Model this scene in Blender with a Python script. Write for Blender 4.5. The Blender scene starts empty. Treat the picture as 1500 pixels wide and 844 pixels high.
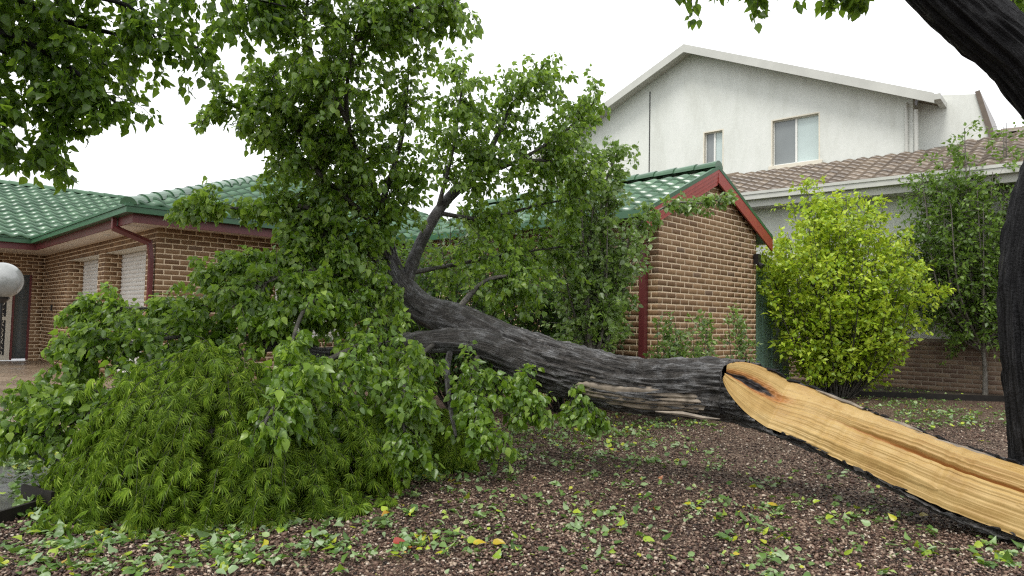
import bpy, math, random
import numpy as np
from mathutils import Vector, Matrix

# ------------------------------------------------------------------ camera, sky, sun, exposure
SC = bpy.context.scene
COL = SC.collection
FPX, CXP, CYP = 990.0, 750.0, 422.0
PITCH, ROLL, EYE = math.radians(2.83), math.radians(1.215), 1.25
_f = np.array([0, math.cos(PITCH), math.sin(PITCH)])
_u0 = np.array([0, -math.sin(PITCH), math.cos(PITCH)])
_x = np.array([1.0, 0, 0])
CR = math.cos(ROLL) * _x + math.sin(ROLL) * _u0
CU = math.cos(ROLL) * _u0 - math.sin(ROLL) * _x
CF = _f
EYEV = np.array([0, 0, EYE])
cam_d = bpy.data.cameras.new('camera')
cam_d.sensor_width = 36.0
cam_d.lens = FPX / 1500 * 36.0
cam_d.clip_start, cam_d.clip_end = 0.05, 2000
cam = bpy.data.objects.new('camera', cam_d)
COL.objects.link(cam)
cam.matrix_world = Matrix(((CR[0], CU[0], -CF[0], 0), (CR[1], CU[1], -CF[1], 0), (CR[2], CU[2], -CF[2], EYE), (0, 0, 0, 1)))
SC.camera = cam

SUN_EL, SUN_AZ = math.radians(62), math.radians(215)   # azimuth clockwise from +Y
W = bpy.data.worlds.new('World'); SC.world = W; W.use_nodes = True
wn = W.node_tree; wn.nodes.clear()
wo = wn.nodes.new('ShaderNodeOutputWorld'); bg = wn.nodes.new('ShaderNodeBackground')
sky = wn.nodes.new('ShaderNodeTexSky'); sky.sky_type = 'NISHITA'; sky.sun_disc = False
sky.sun_elevation = SUN_EL; sky.sun_rotation = SUN_AZ; sky.dust_density = 4.0; sky.ozone_density = 0.6
hs = wn.nodes.new('ShaderNodeHueSaturation'); hs.inputs['Saturation'].default_value = 0.35
mx = wn.nodes.new('ShaderNodeMix'); mx.data_type = 'RGBA'; mx.inputs[0].default_value = 0.86
# even overcast cloud deck, faintly mottled
tcw = wn.nodes.new('ShaderNodeTexCoord'); nzw = wn.nodes.new('ShaderNodeTexNoise')
nzw.inputs['Scale'].default_value = 1.3; nzw.inputs['Detail'].default_value = 3
crw = wn.nodes.new('ShaderNodeValToRGB')
crw.color_ramp.elements[0].color = (6.3, 6.45, 6.65, 1); crw.color_ramp.elements[0].position = 0.3
crw.color_ramp.elements[1].color = (7.9, 8.0, 8.1, 1); crw.color_ramp.elements[1].position = 0.75
wn.links.new(tcw.outputs['Generated'], nzw.inputs['Vector'])
wn.links.new(nzw.outputs['Fac'], crw.inputs['Fac'])
wn.links.new(sky.outputs[0], hs.inputs['Color'])
wn.links.new(hs.outputs[0], mx.inputs[6]); wn.links.new(crw.outputs[0], mx.inputs[7])
wn.links.new(mx.outputs[2], bg.inputs['Color']); bg.inputs['Strength'].default_value = 0.13
wn.links.new(bg.outputs[0], wo.inputs['Surface'])

sl = bpy.data.lights.new('sun', 'SUN'); sl.energy = 1.5; sl.angle = math.radians(22); sl.color = (1.0, 0.97, 0.93)
so = bpy.data.objects.new('sun', sl); COL.objects.link(so)
sd = Vector((math.sin(SUN_AZ) * math.cos(SUN_EL), math.cos(SUN_AZ) * math.cos(SUN_EL), math.sin(SUN_EL)))
so.rotation_euler = sd.to_track_quat('Z', 'Y').to_euler(); so.location = (-6, -10, 14)
SC.view_settings.view_transform = 'Standard'
SC.view_settings.look = 'None'
SC.view_settings.exposure = 0.85
SC.view_settings.gamma = 1.0
SC.view_settings.use_curve_mapping = False
SC.cycles.use_denoising = False      # 128 samples of soft daylight are clean enough, and leaves and gravel stay crisp
SC.cycles.use_adaptive_sampling = False
SC.cycles.filter_width = 1.25
SC.cycles.sample_clamp_indirect = 4.0
SC.cycles.max_bounces = 6
SC.cycles.transparent_max_bounces = 8

rng = np.random.default_rng(7)
random.seed(7)

# ------------------------------------------------------------------ pixel helpers (photo 1500 x 844)
def P(px, py, d):
    """world point on the ray of a photo pixel at forward distance d"""
    v = CF + (px - CXP) / FPX * CR + (CYP - py) / FPX * CU
    return EYEV + v * (d / v[1])
def G(px, py, z=0.0):
    v = CF + (px - CXP) / FPX * CR + (CYP - py) / FPX * CU
    return EYEV + v * ((z - EYE) / v[2])
def proj(p):
    q = np.asarray(p) - EYEV
    w = q @ CF
    return CXP + FPX * (q @ CR) / w, CYP - FPX * (q @ CU) / w, w

def vnoise(p, seed=0):
    """smooth value noise in [-1,1], p (n,3)"""
    p = np.asarray(p, float)
    i = np.floor(p).astype(np.int64); f = p - i
    f = f * f * (3 - 2 * f)
    def h(x, y, z):
        n = (x * 374761393 + y * 668265263 + z * 2147483647 + seed * 974711) & 0xFFFFFFFF
        n = ((n ^ (n >> 13)) * 1274126177) & 0xFFFFFFFF
        n = n ^ (n >> 16)
        return (n & 0xFFFF) / 32767.5 - 1
    r = 0
    for a in (0, 1):
        for b in (0, 1):
            for c in (0, 1):
                w = (f[:, 0] if a else 1 - f[:, 0]) * (f[:, 1] if b else 1 - f[:, 1]) * (f[:, 2] if c else 1 - f[:, 2])
                r = r + w * h(i[:, 0] + a, i[:, 1] + b, i[:, 2] + c)
    return r

# ------------------------------------------------------------------ object helpers
WL = {}
def wl(o):
    return WL[o.name] if o is not None else np.zeros(3)
def tag(o, label=None, cat=None, group=None, kind=None):
    if label: o['label'] = label
    if cat: o['category'] = cat
    if group: o['group'] = group
    if kind: o['kind'] = kind
    return o
def thing(name, loc, label, cat, group=None):
    o = bpy.data.objects.new(name, None); COL.objects.link(o)
    o.empty_display_size = 0.2
    o.location = tuple(float(c) for c in loc); WL[o.name] = np.array(loc, float)
    return tag(o, label, cat, group)
def mesh_np(name, V, F, mat, smooth=False):
    """V (n,3) array, F list of index arrays or (m,k) array"""
    me = bpy.data.meshes.new(name)
    V = np.asarray(V, np.float32)
    if isinstance(F, np.ndarray):
        m, k = F.shape
        me.vertices.add(len(V)); me.vertices.foreach_set('co', V.ravel())
        me.loops.add(m * k); me.loops.foreach_set('vertex_index', F.astype(np.int32).ravel())
        me.polygons.add(m)
        me.polygons.foreach_set('loop_start', (np.arange(m) * k).astype(np.int32))
        me.polygons.foreach_set('loop_total', np.full(m, k, np.int32))
        me.update(calc_edges=True); me.validate()
    else:
        me.from_pydata([tuple(map(float, v)) for v in V], [], [tuple(map(int, f)) for f in F]); me.update()
    if smooth:
        me.polygons.foreach_set('use_smooth', np.ones(len(me.polygons), bool))
    if mat: me.materials.append(mat)
    return me
def obj(name, V, F, mat, parent=None, smooth=False, kind=None, base=False):
    V = np.asarray(V, float)
    c = (V.min(0) + V.max(0)) / 2
    if base: c[2] = V[:, 2].min()
    o = bpy.data.objects.new(name, mesh_np(name, V - c, F, mat, smooth)); COL.objects.link(o)
    o.parent = parent
    o.location = tuple(c - wl(parent)); WL[o.name] = c
    if kind: o['kind'] = kind
    return o
def inst(name, me, M, parent):
    o = bpy.data.objects.new(name, me); COL.objects.link(o); o.parent = parent
    M = Matrix(M.tolist()); p = wl(parent)
    M.translation = M.translation - Vector(p)
    o.matrix_basis = M
    return o

class MB:
    def __init__(s): s.v = []; s.f = []; s.n = 0
    def add(s, V, F):
        V = np.asarray(V, float)
        s.v.append(V); s.f += [tuple(int(i) + s.n for i in f) for f in F]; s.n += len(V)
        return s
    def box(s, o, a, b, c):
        o, a, b, c = (np.asarray(q, float) for q in (o, a, b, c))
        if np.dot(np.cross(a, b), c) < 0: a, b = b, a
        V = [o, o + a, o + a + b, o + b, o + c, o + a + c, o + a + b + c, o + b + c]
        return s.add(V, [(0, 3, 2, 1), (4, 5, 6, 7), (0, 1, 5, 4), (1, 2, 6, 5), (2, 3, 7, 6), (3, 0, 4, 7)])
    def prism(s, poly, ext):
        """poly list of 3D points (planar), extruded by ext"""
        poly = np.asarray(poly, float); ext = np.asarray(ext, float); n = len(poly)
        V = np.vstack([poly, poly + ext])
        F = [tuple(range(n))[::-1], tuple(range(n, 2 * n))] + [(i, (i + 1) % n, (i + 1) % n + n, i + n) for i in range(n)]
        return s.add(V, F)
    def tube(s, pts, rad, n=8, caps=True):
        V, F = tube_np(pts, rad, n, caps)
        return s.add(V, F)
    def build(s, name, mat, parent=None, smooth=False, kind=None, base=False):
        return obj(name, np.vstack(s.v), s.f, mat, parent, smooth, kind, base)

def frames(pts):
    pts = np.asarray(pts, float)
    t = np.gradient(pts, axis=0); t /= np.linalg.norm(t, axis=1)[:, None] + 1e-9
    up = np.array([0, 0, 1.0]) if abs(t[0][2]) < 0.9 else np.array([1.0, 0, 0])
    A = []; B = []
    a = np.cross(up, t[0]); a /= np.linalg.norm(a)
    for k in range(len(pts)):
        a = a - t[k] * np.dot(a, t[k]); a /= np.linalg.norm(a)
        A.append(a); B.append(np.cross(t[k], a))
    return t, np.array(A), np.array(B)
def tube_np(pts, rad, n=8, caps=True):
    pts = np.asarray(pts, float); m = len(pts)
    rad = np.broadcast_to(np.asarray(rad, float), (m,))
    t, A, B = frames(pts)
    th = np.arange(n) / n * 2 * np.pi
    V = pts[:, None] + rad[:, None, None] * (np.cos(th)[None, :, None] * A[:, None] + np.sin(th)[None, :, None] * B[:, None])
    V = V.reshape(-1, 3)
    F = [(i * n + j, i * n + (j + 1) % n, (i + 1) * n + (j + 1) % n, (i + 1) * n + j) for i in range(m - 1) for j in range(n)]
    if caps: F += [tuple(range(n))[::-1], tuple(range((m - 1) * n, m * n))]
    return V, F
def spline(pts, m):
    """Catmull-Rom through pts (n,k) resampled to m rows"""
    p = np.asarray(pts, float); n = len(p)
    if n == 2:
        u = np.linspace(0, 1, m)[:, None]; return p[0] * (1 - u) + p[1] * u
    q = np.vstack([2 * p[0] - p[1], p, 2 * p[-1] - p[-2]])
    seg = np.linalg.norm(np.diff(p[:, :3], axis=0), axis=1); cum = np.concatenate([[0], np.cumsum(seg)])
    u = np.linspace(0, cum[-1], m)
    i = np.clip(np.searchsorted(cum, u, side='right') - 1, 0, n - 2)
    f = ((u - cum[i]) / (seg[i] + 1e-9))[:, None]
    a, b, c, d = q[i], q[i + 1], q[i + 2], q[i + 3]
    return 0.5 * (2 * b + (c - a) * f + (2 * a - 5 * b + 4 * c - d) * f ** 2 + (-a + 3 * b - 3 * c + d) * f ** 3)

# ------------------------------------------------------------------ materials
class NT:
    def __init__(s, name, rough=0.6, spec=0.5):
        s.m = bpy.data.materials.new(name); s.m.use_nodes = True
        s.t = s.m.node_tree; s.b = s.t.nodes['Principled BSDF']; s.out = s.t.nodes['Material Output']
        s.b.inputs['Roughness'].default_value = rough
        s.b.inputs['Specular IOR Level'].default_value = spec
    def n(s, typ, **kw):
        q = s.t.nodes.new(typ)
        for k, v in kw.items():
            if hasattr(q, k): setattr(q, k, v)
            else: q.inputs[k].default_value = v
        return q
    def l(s, a, b): s.t.links.new(a, b)
    def coord(s, obj=False, scale=(1, 1, 1)):
        tc = s.n('ShaderNodeTexCoord') if obj else s.n('ShaderNodeNewGeometry')
        mp = s.n('ShaderNodeMapping'); mp.inputs['Scale'].default_value = scale
        s.l(tc.outputs['Object' if obj else 'Position'], mp.inputs['Vector']); return mp.outputs[0]
    def noise(s, vec, scale, detail=4, rough=0.55, dist=0):
        q = s.n('ShaderNodeTexNoise'); q.inputs['Scale'].default_value = scale; q.inputs['Detail'].default_value = detail
        q.inputs['Roughness'].default_value = rough; q.inputs['Distortion'].default_value = dist
        s.l(vec, q.inputs['Vector']); return q.outputs['Fac']
    def ramp(s, fac, stops, interp='LINEAR'):
        q = s.n('ShaderNodeValToRGB'); cr = q.color_ramp; cr.interpolation = interp
        while len(cr.elements) < len(stops): cr.elements.new(0.5)
        for e, (p, c) in zip(cr.elements, stops):
            e.position = p; e.color = (c[0], c[1], c[2], 1) if not isinstance(c, (int, float)) else (c, c, c, 1)
        s.l(fac, q.inputs['Fac']); return q.outputs['Color']
    def mix(s, fac, a, b, mode='MIX'):
        q = s.n('ShaderNodeMix'); q.data_type = 'RGBA'; q.blend_type = mode
        for sock, v in ((q.inputs[0], fac), (q.inputs[6], a), (q.inputs[7], b)):
            if hasattr(v, 'is_output') or hasattr(v, 'links'): s.l(v, sock)
            elif isinstance(v, (int, float)): sock.default_value = v
            else: sock.default_value = (v[0], v[1], v[2], 1)
        return q.outputs[2]
    def rand(s):
        """per piece random: object random + mesh island random, wrapped"""
        oi = s.n('ShaderNodeObjectInfo'); ge = s.n('ShaderNodeNewGeometry')
        a = s.n('ShaderNodeMath', operation='ADD'); fr = s.n('ShaderNodeMath', operation='FRACT')
        s.l(oi.outputs['Random'], a.inputs[0]); s.l(ge.outputs['Random Per Island'], a.inputs[1]); s.l(a.outputs[0], fr.inputs[0])
        return fr.outputs[0]
    def col(s, c):
        if hasattr(c, 'links'): s.l(c, s.b.inputs['Base Color'])
        else: s.b.inputs['Base Color'].default_value = (c[0], c[1], c[2], 1)
        return s
    def rough(s, v): s.l(v, s.b.inputs['Roughness']); return s
    def bump(s, h, strength=0.4, dist=0.01):
        q = s.n('ShaderNodeBump'); q.inputs['Strength'].default_value = strength; q.inputs['Distance'].default_value = dist
        s.l(h, q.inputs['Height']); s.l(q.outputs[0], s.b.inputs['Normal']); return s

def m_plain(name, c, var=0.12, rough=0.5, spec=0.5, nscale=6, streak=False, bump=0.1):
    k = NT(name, rough, spec); v = k.coord(scale=(1, 1, 0.25) if streak else (1, 1, 1))
    n = k.noise(v, nscale, 6)
    k.col(k.ramp(n, [(0.25, [x * (1 - var) for x in c]), (0.5, c), (0.75, [min(1, x * (1 + var)) for x in c])]))
    if bump: k.bump(k.noise(k.coord(), nscale * 8, 4), bump, 0.004)
    return k.m

def m_leaf(name, stops, rough=0.38, trans=0.4, tcol=(0.3, 0.5, 0.06), spec=0.5, back=None):
    k = NT(name, rough, spec)
    r = k.rand()
    c = k.ramp(r, stops)
    v = k.coord(); n = k.noise(v, 1.1, 2)
    c = k.mix(0.5, c, k.ramp(n, [(0.32, (0.5, 0.55, 0.45)), (0.68, (1.3, 1.25, 1.1))]), 'MULTIPLY')
    if back:
        ge = k.n('ShaderNodeNewGeometry')
        c = k.mix(ge.outputs['Backfacing'], c, k.mix(0.55, c, back))
    k.col(c)
    tr = k.n('ShaderNodeBsdfTranslucent'); ms = k.n('ShaderNodeMixShader'); ms.inputs[0].default_value = trans
    k.l(k.mix(0.6, c, tcol), tr.inputs['Color'])
    k.l(k.b.outputs[0], ms.inputs[1]); k.l(tr.outputs[0], ms.inputs[2]); k.l(ms.outputs[0], k.out.inputs['Surface'])
    return k.m

LEAF_FALLEN = m_leaf('leaf_fallen', [(0.0, (0.04, 0.085, 0.008)), (0.35, (0.085, 0.165, 0.013)), (0.7, (0.155, 0.26, 0.022)), (0.9, (0.25, 0.37, 0.05)), (1.0, (0.33, 0.44, 0.15))], back=(0.2, 0.3, 0.12), rough=0.3, spec=0.42, trans=0.48, tcol=(0.36, 0.55, 0.05))
LEAF_OVER = m_leaf('leaf_overhead', [(0.0, (0.045, 0.09, 0.012)), (0.5, (0.075, 0.15, 0.018)), (1.0, (0.12, 0.21, 0.028))], trans=0.6, tcol=(0.32, 0.5, 0.04))
LEAF_MAPLE = m_leaf('leaf_maple', [(0.0, (0.075, 0.135, 0.011)), (0.5, (0.15, 0.245, 0.018)), (0.85, (0.24, 0.35, 0.03)), (1.0, (0.33, 0.44, 0.055))], rough=0.45, spec=0.25)
LEAF_HEDGE = m_leaf('leaf_hedge', [(0.0, (0.02, 0.045, 0.012)), (0.6, (0.035, 0.08, 0.018)), (1.0, (0.08, 0.14, 0.03))], rough=0.35)
LEAF_YELLOW = m_leaf('leaf_yellow', [(0.0, (0.15, 0.27, 0.012)), (0.5, (0.3, 0.45, 0.022)), (1.0, (0.5, 0.62, 0.07))], tcol=(0.65, 0.72, 0.06), rough=0.45)
LEAF_SLIM = m_leaf('leaf_slim', [(0.0, (0.06, 0.11, 0.018)), (0.6, (0.11, 0.19, 0.03)), (1.0, (0.19, 0.29, 0.055))])
LEAF_SMALL = m_leaf('leaf_small', [(0.0, (0.08, 0.14, 0.025)), (0.6, (0.15, 0.25, 0.045)), (1.0, (0.26, 0.36, 0.1))], back=(0.3, 0.38, 0.22), rough=0.28, spec=0.65)
LEAF_LITTER = m_leaf('leaf_litter', [(0.0, (0.05, 0.11, 0.02)), (0.35, (0.11, 0.2, 0.04)), (0.6, (0.2, 0.29, 0.13)), (0.8, (0.26, 0.34, 0.19)), (0.93, (0.3, 0.4, 0.03)), (0.985, (0.4, 0.36, 0.02)), (1.0, (0.3, 0.05, 0.02))], trans=0.2, rough=0.4)

LEAF_PALE = m_leaf('leaf_pale', [(0.0, (0.16, 0.24, 0.12)), (1.0, (0.28, 0.36, 0.22))], trans=0.2)
LEAF_BRIGHT = m_leaf('leaf_bright', [(0.0, (0.18, 0.3, 0.02)), (1.0, (0.32, 0.42, 0.04))], trans=0.3)
LEAF_DARK = m_leaf('leaf_dark', [(0.0, (0.06, 0.13, 0.025)), (1.0, (0.11, 0.2, 0.04))], trans=0.25)
LEAF_GOLD = m_leaf('leaf_gold', [(0.0, (0.5, 0.36, 0.02)), (1.0, (0.55, 0.42, 0.03))], trans=0.3, tcol=(0.6, 0.5, 0.05))
LEAF_RED = m_leaf('leaf_red', [(0.0, (0.25, 0.03, 0.02)), (1.0, (0.3, 0.05, 0.02))], trans=0.2, tcol=(0.4, 0.05, 0.03))

def m_bark(name, dark, mid, light, rough=0.42, spec=0.5):
    k = NT(name, rough, spec); v = k.coord(True)
    n1 = k.noise(v, 9, 6, 0.65); n2 = k.noise(v, 60, 4, 0.6)
    c = k.ramp(n1, [(0.3, dark), (0.5, mid), (0.72, light)])
    at = k.n('ShaderNodeAttribute'); at.attribute_name = 'ridge'      # pale crests: worn bark plates, with wet highlights painted into the colour
    c = k.mix(k.ramp(at.outputs['Fac'], [(0.6, 0), (1.0, 0.6)]), c, light)
    c = k.mix(0.6, c, k.ramp(n2, [(0.3, 0.45), (0.7, 1.4)]), 'MULTIPLY')
    k.col(c); k.rough(k.ramp(n1, [(0.3, 0.6), (0.7, 0.36)]))
    bu = k.n('ShaderNodeAttribute'); bu.attribute_name = 'bark_uv'
    mp = k.n('ShaderNodeMapping'); mp.inputs['Scale'].default_value = (2.2, 2.2, 1.5); k.l(bu.outputs['Vector'], mp.inputs['Vector'])
    n3 = k.noise(mp.outputs[0], 1.6, 7, 0.7, 0.4)
    c = k.mix(0.85, c, k.ramp(n3, [(0.36, 0.3), (0.5, 1.1), (0.62, 2.6)]), 'MULTIPLY'); k.col(c)
    ad = k.n('ShaderNodeMath', operation='MULTIPLY_ADD'); k.l(n3, ad.inputs[0]); ad.inputs[1].default_value = 2.0; k.l(n2, ad.inputs[2])
    k.bump(ad.outputs[0], 0.9, 0.018)
    return k.m
BARK = m_bark('bark_fallen', (0.014, 0.012, 0.01), (0.036, 0.032, 0.028), (0.13, 0.13, 0.13))
BARK_WET = m_bark('bark_wet', (0.006, 0.006, 0.007), (0.012, 0.012, 0.013), (0.02, 0.02, 0.021), rough=0.3, spec=0.18)
BARK_TWIG = m_bark('bark_twig', (0.025, 0.022, 0.017), (0.05, 0.045, 0.035), (0.1, 0.09, 0.07))
BARK_PALE = m_bark('bark_pale', (0.09, 0.08, 0.065), (0.16, 0.145, 0.12), (0.26, 0.24, 0.2))

def m_wood():
    k = NT('split_wood', 0.5, 0.35)
    at = k.n('ShaderNodeAttribute'); at.attribute_name = 'wood_uv'
    mp = k.n('ShaderNodeMapping'); mp.inputs['Scale'].default_value = (0.9, 46, 1)
    k.l(at.outputs['Vector'], mp.inputs['Vector'])
    mp2 = k.n('ShaderNodeMapping'); mp2.inputs['Scale'].default_value = (2.2, 3.2, 1)
    k.l(at.outputs['Vector'], mp2.inputs['Vector'])
    fib = k.noise(mp.outputs[0], 2.2, 8, 0.7, 0.1); big = k.noise(mp2.outputs[0], 1.6, 6, 0.65, 0.3)
    c = k.ramp(big, [(0.25, (0.25, 0.145, 0.042)), (0.45, (0.335, 0.215, 0.07)), (0.6, (0.385, 0.265, 0.1)), (0.8, (0.45, 0.335, 0.16))])
    c = k.mix(0.5, c, k.ramp(fib, [(0.28, (0.6, 0.48, 0.34)), (0.45, (0.97, 0.94, 0.9)), (0.7, (1.1, 1.1, 1.08))]), 'MULTIPLY')
    # rotten pocket, and shade painted in seam and under ridge, as vertex value
    st = k.n('ShaderNodeAttribute'); st.attribute_name = 'rot_shade'
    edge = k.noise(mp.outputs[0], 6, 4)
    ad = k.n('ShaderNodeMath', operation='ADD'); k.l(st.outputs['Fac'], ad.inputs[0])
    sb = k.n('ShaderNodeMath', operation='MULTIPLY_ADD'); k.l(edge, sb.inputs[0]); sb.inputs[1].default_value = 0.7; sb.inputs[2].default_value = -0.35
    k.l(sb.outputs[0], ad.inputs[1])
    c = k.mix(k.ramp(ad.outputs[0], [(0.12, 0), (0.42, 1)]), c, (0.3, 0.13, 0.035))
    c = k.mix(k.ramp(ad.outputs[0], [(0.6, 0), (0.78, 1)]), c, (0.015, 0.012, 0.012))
    k.col(c); k.bump(fib, 0.35, 0.01)
    return k.m
WOOD = m_wood()
WOOD_OLD = m_plain('weathered_wood', (0.2, 0.165, 0.125), 0.6, 0.7, nscale=12)

def m_brick(name, stops):
    k = NT(name, 0.62, 0.4); c = k.ramp(k.rand(), stops)
    n = k.noise(k.coord(), 42, 4); c = k.mix(0.55, c, k.ramp(n, [(0.3, 0.68), (0.7, 1.3)]), 'MULTIPLY')
    n2 = k.noise(k.coord(), 0.9, 4); c = k.mix(0.5, c, k.ramp(n2, [(0.3, 0.72), (0.7, 1.2)]), 'MULTIPLY')
    k.col(c); k.bump(n, 0.15, 0.003); return k.m
BRICK = m_brick('brick', [(0.0, (0.135, 0.072, 0.032)), (0.35, (0.18, 0.1, 0.046)), (0.7, (0.215, 0.125, 0.06)), (0.93, (0.25, 0.15, 0.075)), (1.0, (0.12, 0.072, 0.044))])
BRICK_OLD = m_brick('brick_mossy', [(0.0, (0.1, 0.06, 0.04)), (0.6, (0.15, 0.095, 0.06)), (1.0, (0.2, 0.14, 0.09))])
MORTAR = m_plain('mortar', (0.68, 0.54, 0.37), 0.08, 0.8, nscale=3)
MORTAR_OLD = m_plain('mortar_dirty', (0.2, 0.16, 0.12), 0.3, 0.8, nscale=2)

def m_tile(name, stops, rough=0.25, grime=(0.7, 0.7, 0.7)):
    k = NT(name, rough, 0.6); c = k.ramp(k.rand(), stops)
    n = k.noise(k.coord(), 7, 5); c = k.mix(0.6, c, k.ramp(n, [(0.3, grime), (0.7, (1.15, 1.15, 1.15))]), 'MULTIPLY')
    k.col(c); k.bump(k.noise(k.coord(), 40, 3), 0.15, 0.004); return k.m
TILE_G = m_tile('tile_green', [(0.0, (0.035, 0.095, 0.045)), (0.6, (0.055, 0.13, 0.065)), (1.0, (0.09, 0.175, 0.095))], rough=0.22)
TILE_B = m_tile('tile_brown', [(0.0, (0.085, 0.062, 0.042)), (0.5, (0.13, 0.095, 0.062)), (1.0, (0.19, 0.145, 0.1))], rough=0.38, grime=(0.5, 0.48, 0.45))
GREEN = m_plain('green_gutter', (0.03, 0.1, 0.045), 0.1, 0.35)
MAROON = m_plain('maroon_paint', (0.12, 0.026, 0.026), 0.2, 0.4, streak=True)
RED = m_plain('red_paint', (0.3, 0.05, 0.04), 0.12, 0.4)
CREAM = m_plain('cream_soffit', (0.68, 0.6, 0.5), 0.06, 0.6, nscale=2)
SHUT = m_plain('white_roller', (0.62, 0.61, 0.57), 0.05, 0.4, nscale=3)
def m_render_wall():
    k = NT('white_render', 0.75, 0.3)
    n = k.noise(k.coord(scale=(1, 1, 0.3)), 1.6, 7, 0.65); n2 = k.noise(k.coord(), 14, 4)
    c = k.ramp(n, [(0.25, (0.5, 0.51, 0.46)), (0.5, (0.6, 0.615, 0.57)), (0.75, (0.65, 0.66, 0.62))])
    k.col(k.mix(0.25, c, k.ramp(n2, [(0.3, 0.85), (0.7, 1.1)]), 'MULTIPLY')); k.bump(k.noise(k.coord(), 60, 3), 0.2, 0.004); return k.m
WHITE = m_render_wall()
CREAM_T = m_plain('cream_trim', (0.6, 0.56, 0.46), 0.08, 0.5)
GREY_G = m_plain('pale_gutter', (0.44, 0.44, 0.4), 0.12, 0.45, nscale=2)
DARK = m_plain('dark_gap', (0.015, 0.015, 0.015), 0.2, 0.6)
FRAME = m_plain('window_frame', (0.66, 0.66, 0.62), 0.05, 0.4)
GLASS_D = m_plain('window_screened', (0.19, 0.21, 0.21), 0.1, 0.2, 0.6, nscale=1.5, bump=0)
GLASS_L = m_plain('window_curtained', (0.42, 0.5, 0.48), 0.08, 0.08, 0.7, nscale=1.5, bump=0)
GLASS_W = m_plain('dark_glass', (0.045, 0.06, 0.065), 0.3, 0.07, 0.8, nscale=2, streak=True, bump=0)
GREENP = m_plain('green_sheet', (0.17, 0.27, 0.21), 0.1, 0.4)
BLACKM = m_plain('black_metal', (0.012, 0.012, 0.013), 0.2, 0.35)
TIMBER = m_plain('dark_timber', (0.014, 0.012, 0.01), 0.4, 0.6, 0.2, nscale=10)
def m_globe():
    k = NT('frosted_globe', 0.16, 0.7)
    n = k.noise(k.coord(True), 6, 5); k.col(k.ramp(n, [(0.3, (0.22, 0.23, 0.22)), (0.7, (0.36, 0.37, 0.36))])); return k.m
GLOBE = m_globe()

def m_gravel():
    k = NT('gravel_ground', 0.6, 0.25); v = k.coord()
    vo = k.n('ShaderNodeTexVoronoi'); vo.inputs['Scale'].default_value = 75; k.l(v, vo.inputs['Vector'])
    sep = k.n('ShaderNodeSeparateColor'); k.l(vo.outputs['Color'], sep.inputs[0])
    c = k.ramp(sep.outputs[0], [(0.0, (0.014, 0.009, 0.007)), (0.4, (0.065, 0.038, 0.028)), (0.75, (0.13, 0.085, 0.062)), (1.0, (0.3, 0.23, 0.17))])
    c = k.mix(0.7, c, k.ramp(k.noise(v, 0.7, 5), [(0.3, 0.55), (0.7, 1.3)]), 'MULTIPLY')
    k.col(c); k.bump(vo.outputs['Distance'], 0.9, 0.012); k.b.inputs['Roughness'].default_value = 0.45
    return k.m
GRAVEL = m_gravel()
def m_pebble():
    k = NT('pebble', 0.5, 0.3)
    c = k.ramp(k.rand(), [(0.0, (0.014, 0.009, 0.007)), (0.3, (0.05, 0.029, 0.021)), (0.58, (0.115, 0.066, 0.047)), (0.8, (0.21, 0.14, 0.1)), (0.94, (0.36, 0.275, 0.205)), (1.0, (0.52, 0.45, 0.37))])
    k.col(k.mix(0.7, c, k.ramp(k.noise(k.coord(), 0.7, 5), [(0.3, 0.6), (0.7, 1.25)]), 'MULTIPLY')); return k.m
PEBBLE = m_pebble()
def m_drive():
    k = NT('exposed_aggregate', 0.4, 0.5); v = k.coord()
    vo = k.n('ShaderNodeTexVoronoi'); vo.inputs['Scale'].default_value = 60; k.l(v, vo.inputs['Vector'])
    sep = k.n('ShaderNodeSeparateColor'); k.l(vo.outputs['Color'], sep.inputs[0])
    c = k.ramp(sep.outputs[0], [(0.0, (0.13, 0.095, 0.065)), (0.6, (0.22, 0.165, 0.115)), (1.0, (0.34, 0.27, 0.2))])
    n = k.noise(v, 0.55, 5)
    k.col(k.mix(0.8, c, k.ramp(n, [(0.35, 0.7), (0.65, 1.15)]), 'MULTIPLY'))
    k.rough(k.ramp(n, [(0.35, 0.14), (0.6, 0.45)])); k.bump(vo.outputs['Distance'], 0.35, 0.006); return k.m
DRIVE = m_drive()
def m_paving():
    k = NT('wet_paving', 0.2, 0.6); v = k.coord(); n = k.noise(v, 2.2, 6)
    k.col(k.ramp(n, [(0.3, (0.055, 0.055, 0.055)), (0.7, (0.13, 0.13, 0.125))])); k.rough(k.ramp(n, [(0.4, 0.08), (0.62, 0.4)]))
    k.bump(k.noise(v, 50, 4), 0.3, 0.006); return k.m
PAVING = m_paving()
SOIL = m_plain('soil', (0.045, 0.034, 0.024), 0.5, 0.7, nscale=14, bump=0.8)

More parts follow.
